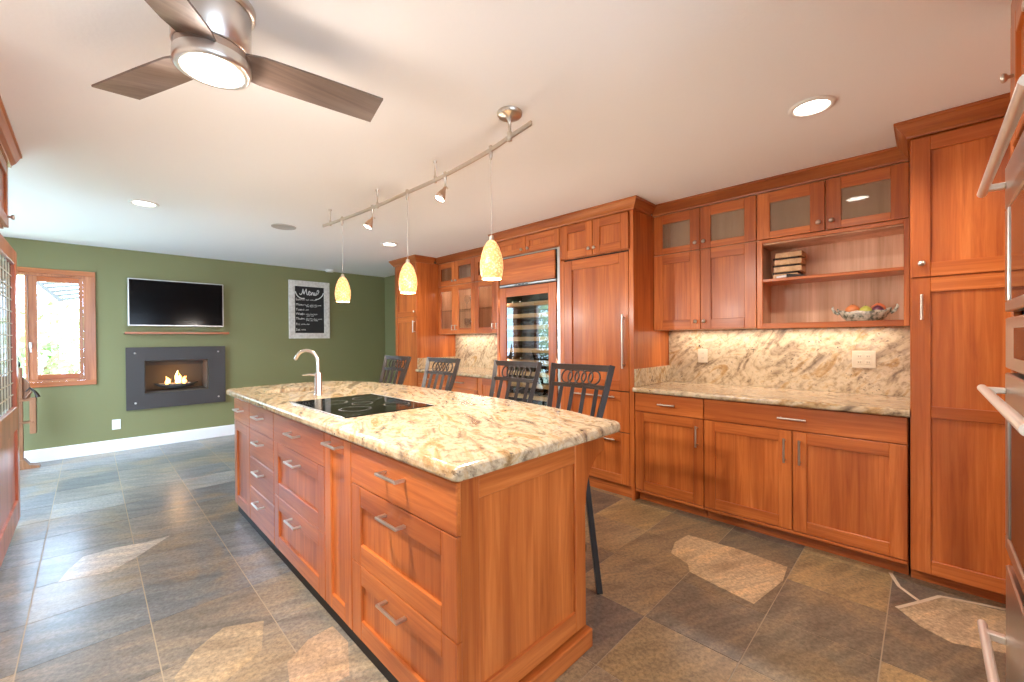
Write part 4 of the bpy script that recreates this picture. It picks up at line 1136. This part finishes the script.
def track():
    zr = 2.30
    pts = [(1.438, 1.287), (1.462, 1.45), (1.493, 1.65), (1.516, 1.95), (1.524, 2.2), (1.516, 2.55), (1.508, 2.9), (1.480, 3.3), (1.450, 3.6), (1.436, 3.721)]
    r = thing('track_light', 'curved satin nickel monorail track hanging below the ceiling', 'track light', (1.5, 2.4, CEIL))
    sm = []
    for i in range(len(pts)-1):
        p0, p1, p2, p3 = [Vector(pts[max(0, min(len(pts)-1, i+j))]) for j in (-1, 0, 1, 2)]
        for s in range(4):
            t = s/4; q = .5*(2*p1+(p2-p0)*t+(2*p0-5*p1+4*p2-p3)*t*t+(3*p1-p0-3*p2+p3)*t**3); sm.append((q.x, q.y, zr))
    sm.append((*pts[-1], zr))
    mb = MB(); mb.tube(sm, .020, 4, smooth=False, flat=(.75, .34)); mb.build('rail', NICKEL, r)
    def railx(y):
        for a, b in zip(sm, sm[1:]):
            if a[1] <= y <= b[1]: return a[0]+(b[0]-a[0])*(y-a[1])/(b[1]-a[1])
        return sm[-1][0]
    y = 1.452; x = railx(y)
    MB().lathe((x, y, 0), [(.062, 2.4195), (.062, 2.408), (.055, 2.400), (.016, 2.398), (.014, 2.382), (.008, 2.378), (.008, 2.33), (.013, 2.32), (.013, 2.282), (0, 2.28)], 28).build('power_canopy', NICKEL, r)
    for y in (2.17, 2.885, 3.60):
        x = railx(y)
        MB().lathe((x, y, 0), [(.013, 2.4195), (.012, 2.41), (.005, 2.402), (.005, 2.33), (.009, 2.322), (.009, 2.283), (0, 2.281)], 12).build('ceiling_stem', NICKEL, r)
    for y in (2.065, 2.955, 1.62, 2.487, 3.41):
        x = railx(y); MB().box(x-.0085, x+.0085, y-.009, y+.009, zr-.0108, zr+.022, .003).build('clip', NICKEL, r)
    def spot(y, lab):
        x = railx(y); s = thing('spot_lamp', lab, 'spotlight', (x, y, zr-.012), 'adjustable spots on the ceiling track')
        MB().lathe((x, y, 0), [(.010, zr-.0112), (.010, zr-.022), (.006, zr-.03), (.005, zr-.075), (0, zr-.077)], 12).build('stem', NICKEL, s)
        ax = Vector((-.42, .10, -.9)).normalized(); b = Vector((x, y, zr-.072))
        MB().tube([b+Vector((.004, 0, .006)), b+Vector((.02, 0, -.004))], .005, 8).build('swivel_pin', NICKEL, s)
        MB().lathe(b, [(.008, 0), (.012, .02), (.017, .03), (.028, .062), (.033, .088), (.029, .086), (.018, .05)], 20, ax=ax).build('reflector', mat('copper_toned_metal', (.58, .42, .32), .35, 1.), s)
        MB().lathe(b, [(.0285, .083), (.015, .0845), (0, .085)], 16, ax=ax).build('bulb_face', CANL, s)
        l = lamp('spot_beam', 'SPOT', b+ax*.10, 14, WARM, size=.03, spot=radians(70)); l.rotation_euler = Vector(ax).to_track_quat('-Z', 'Y').to_euler()
    spot(2.065, 'small copper toned spot on the track between the first and second pendants')
    spot(2.955, 'small copper toned spot on the track between the second and third pendants')
    for y, lab in ((1.62, 'amber glass pendant nearest the camera, hanging in front of the fridge wall'), (2.487, 'amber glass pendant in the middle of the three, in front of the far tall cabinet'),
                   (3.41, 'amber glass pendant farthest away, against the green wall')):
        x = railx(y); p = thing('pendant_lamp', lab, 'pendant light', (x, y, zr), 'egg shaped pendants on the ceiling track')
        MB().lathe((x, y, 0), [(.010, zr-.0112), (.010, zr-.03), (.006, zr-.05), (0, zr-.052)], 12).build('connector', NICKEL, p)
        MB().tube([(x, y, zr-.05), (x, y, 1.845)], .0016, 6).build('cord', mat('grey_cord', (.55, .52, .48), .5), p)
        MB().lathe((x, y, 0), [(.011, 1.85), (.014, 1.835), (.016, 1.822)], 14).build('cap', NICKEL, p)
        prof = [(.014, 1.826), (.026, 1.815), (.040, 1.79), (.052, 1.755), (.060, 1.715), (.062, 1.685), (.058, 1.650), (.050, 1.622), (.047, 1.622), (.055, 1.650), (.059, 1.685), (.057, 1.715), (.049, 1.755), (.037, 1.79), (.023, 1.812)]
        MB().lathe((x, y, 0), prof, 28).build('glass_shade', AMBER, p)
        MB().lathe((x, y, 0), [(.012, 1.76), (.02, 1.74), (.02, 1.665), (.046, 1.632), (0, 1.630)], 16).build('bulb', CANL, p)
        lamp('pendant_glow', 'POINT', (x, y, 1.59), 15, WARM, size=.03)
track()
def can(x, y, lab, power=34, lit=True):
    r = thing('recessed_downlight', lab, 'downlight', (x, y, CEIL), 'recessed ceiling downlights')
    MB().lathe((x, y, 0), [(.095, 2.4195), (.094, 2.413), (.072, 2.411), (.070, 2.4185)], 32).build('trim_ring', WHITE, r)
    MB().lathe((x, y, 0), [(.0698, 2.4185), (.04, 2.4175), (0, 2.417)], 28).build('lens', CANL, r)
    l = lamp('downlight_or_fill_beam', 'SPOT', (x, y, 2.405), power, WARM, size=.06, spot=radians(150))
can(2.463, .39, 'large lit downlight in the ceiling near the pantry')
can(2.463, 4.43, 'lit downlight in the ceiling by the far tall cabinet')
can(.318, 4.46, 'leftmost lit downlight in the ceiling, toward the green wall')
# unseen fill lamps added behind the camera, in line with the downlight rows
for p in ((2.46, -.45), (.3, -1.6)):
    lamp('downlight_or_fill_beam', 'SPOT', (p[0], p[1], 2.40), 13, WARM, size=.07, spot=radians(150))
MB2 = MB().lathe((1.345, 4.457, 0), [(.108, 2.4195), (.107, 2.413), (.098, 2.411), (.095, 2.413), (0, 2.4125)], 36)
tag(MB2.build('ceiling_speaker', GREY), 'round grey speaker grille in the ceiling between the downlights', 'speaker')
tag(MB().lathe((2.685, 6.70, 0), [(.066, 2.4195), (.066, 2.395), (.055, 2.385), (0, 2.383)], 28).build('smoke_detector', PLATEW), 'small white smoke detector on the ceiling above the chalkboard', 'smoke detector')
# under-cabinet strips that wash the backsplash
for y0, y1, n in ((.15, 1.57, 1), (3.4, 4.7, 1)):
    lamp('under_cabinet_strip', 'AREA', (3.60, (y0+y1)/2, 1.362), 3.2, WARM, (0, 0, 0), .04, y1-y0)

# ================================================================== GARDEN OUTSIDE
struct(MB().box(-9, 7, YF+.2, 22, -.35, -.30).build('ground', mat('lawn', (.42, .46, .25), .9)))
struct(MB().box(-9, XL-.3, -4, YF+.2, -.35, -.30).build('ground_side', mat('patio_stone', (.30, .29, .27), .9)))
def shrub(c, s, n, m, label, seed, name='garden_shrub'):
    rnd = random.Random(seed); r = thing(name, label, 'shrub', (c[0], c[1], -.3))
    MB().tube([(c[0], c[1], -.3), (c[0]+.05, c[1], c[2]*.5), (c[0], c[1], c[2])], [.06, .05, .03], 8).build('trunk', OAK, r)
    mb = MB()
    for k in range(n):
        v = Vector((rnd.gauss(0, 1), rnd.gauss(0, 1), rnd.gauss(0, 1))).normalized()*(rnd.random()**.4)
        p = Vector(c)+Vector((v.x*s[0], v.y*s[1], v.z*s[2])); a = Vector((rnd.gauss(0, 1), rnd.gauss(0, 1), rnd.gauss(0, 1))).normalized(); b = a.orthogonal().normalized()
        l = rnd.uniform(.06, .12)
        mb.add([p-a*l, p+b*l*.45, p+a*l, p-b*l*.45], [(0, 1, 2, 3)])
    f = mb.build('foliage', m, r); f['kind'] = 'stuff'
shrub((-.55, 10.6, 1.2), (.9, .8, .95), 900, LEAF, 'pale green bush outside the window, right behind the pane', 1)
shrub((-3.2, 12.4, 1.5), (1.2, .9, 1.3), 900, LEAF2, 'darker green bush outside, left of the pale bush', 2)
shrub((-.3, 9.3, .25), (.8, .5, .42), 500, LEAF2, 'low green bush outside under the window', 3)
shrub((-4.6, 6.2, 1.3), (.8, 1.0, 1.3), 900, LEAF2, 'green bush on the patio side, mirrored in the wine refrigerator glass', 4)
shrub((-5.2, 9.2, 1.6), (.9, 1.1, 1.6), 900, LEAF, 'pale bush on the patio side, mirrored in the wine refrigerator glass', 5)
def eave():
    r = thing('porch_roof', 'slatted porch roof seen through the top of the window', 'roof', (-.3, 8.2, 2.3))
    pw = mat('porch_paint', (.16, .14, .13), .7)
    MB().prism([(-.58, 8.4, 2.18), (-.52, 8.4, 2.18), (-.23, 8.4, 1.86), (-.29, 8.4, 1.86)], (0, .06, 0)).build('slanted_beam', pw, r)
    for k in range(6):
        x0 = -.53+k*.048; z0 = 2.13-k*.05
        MB().prism([(x0, 8.5, z0), (x0, 8.5, z0+.03), (.9, 8.3, z0+.27), (.9, 8.3, z0+.24)], (0, .05, 0)).build('slat', pw, r)
    MB().box(.88, .96, 8.25, 8.5, -.3, 2.95).build('post', pw, r)
eave()
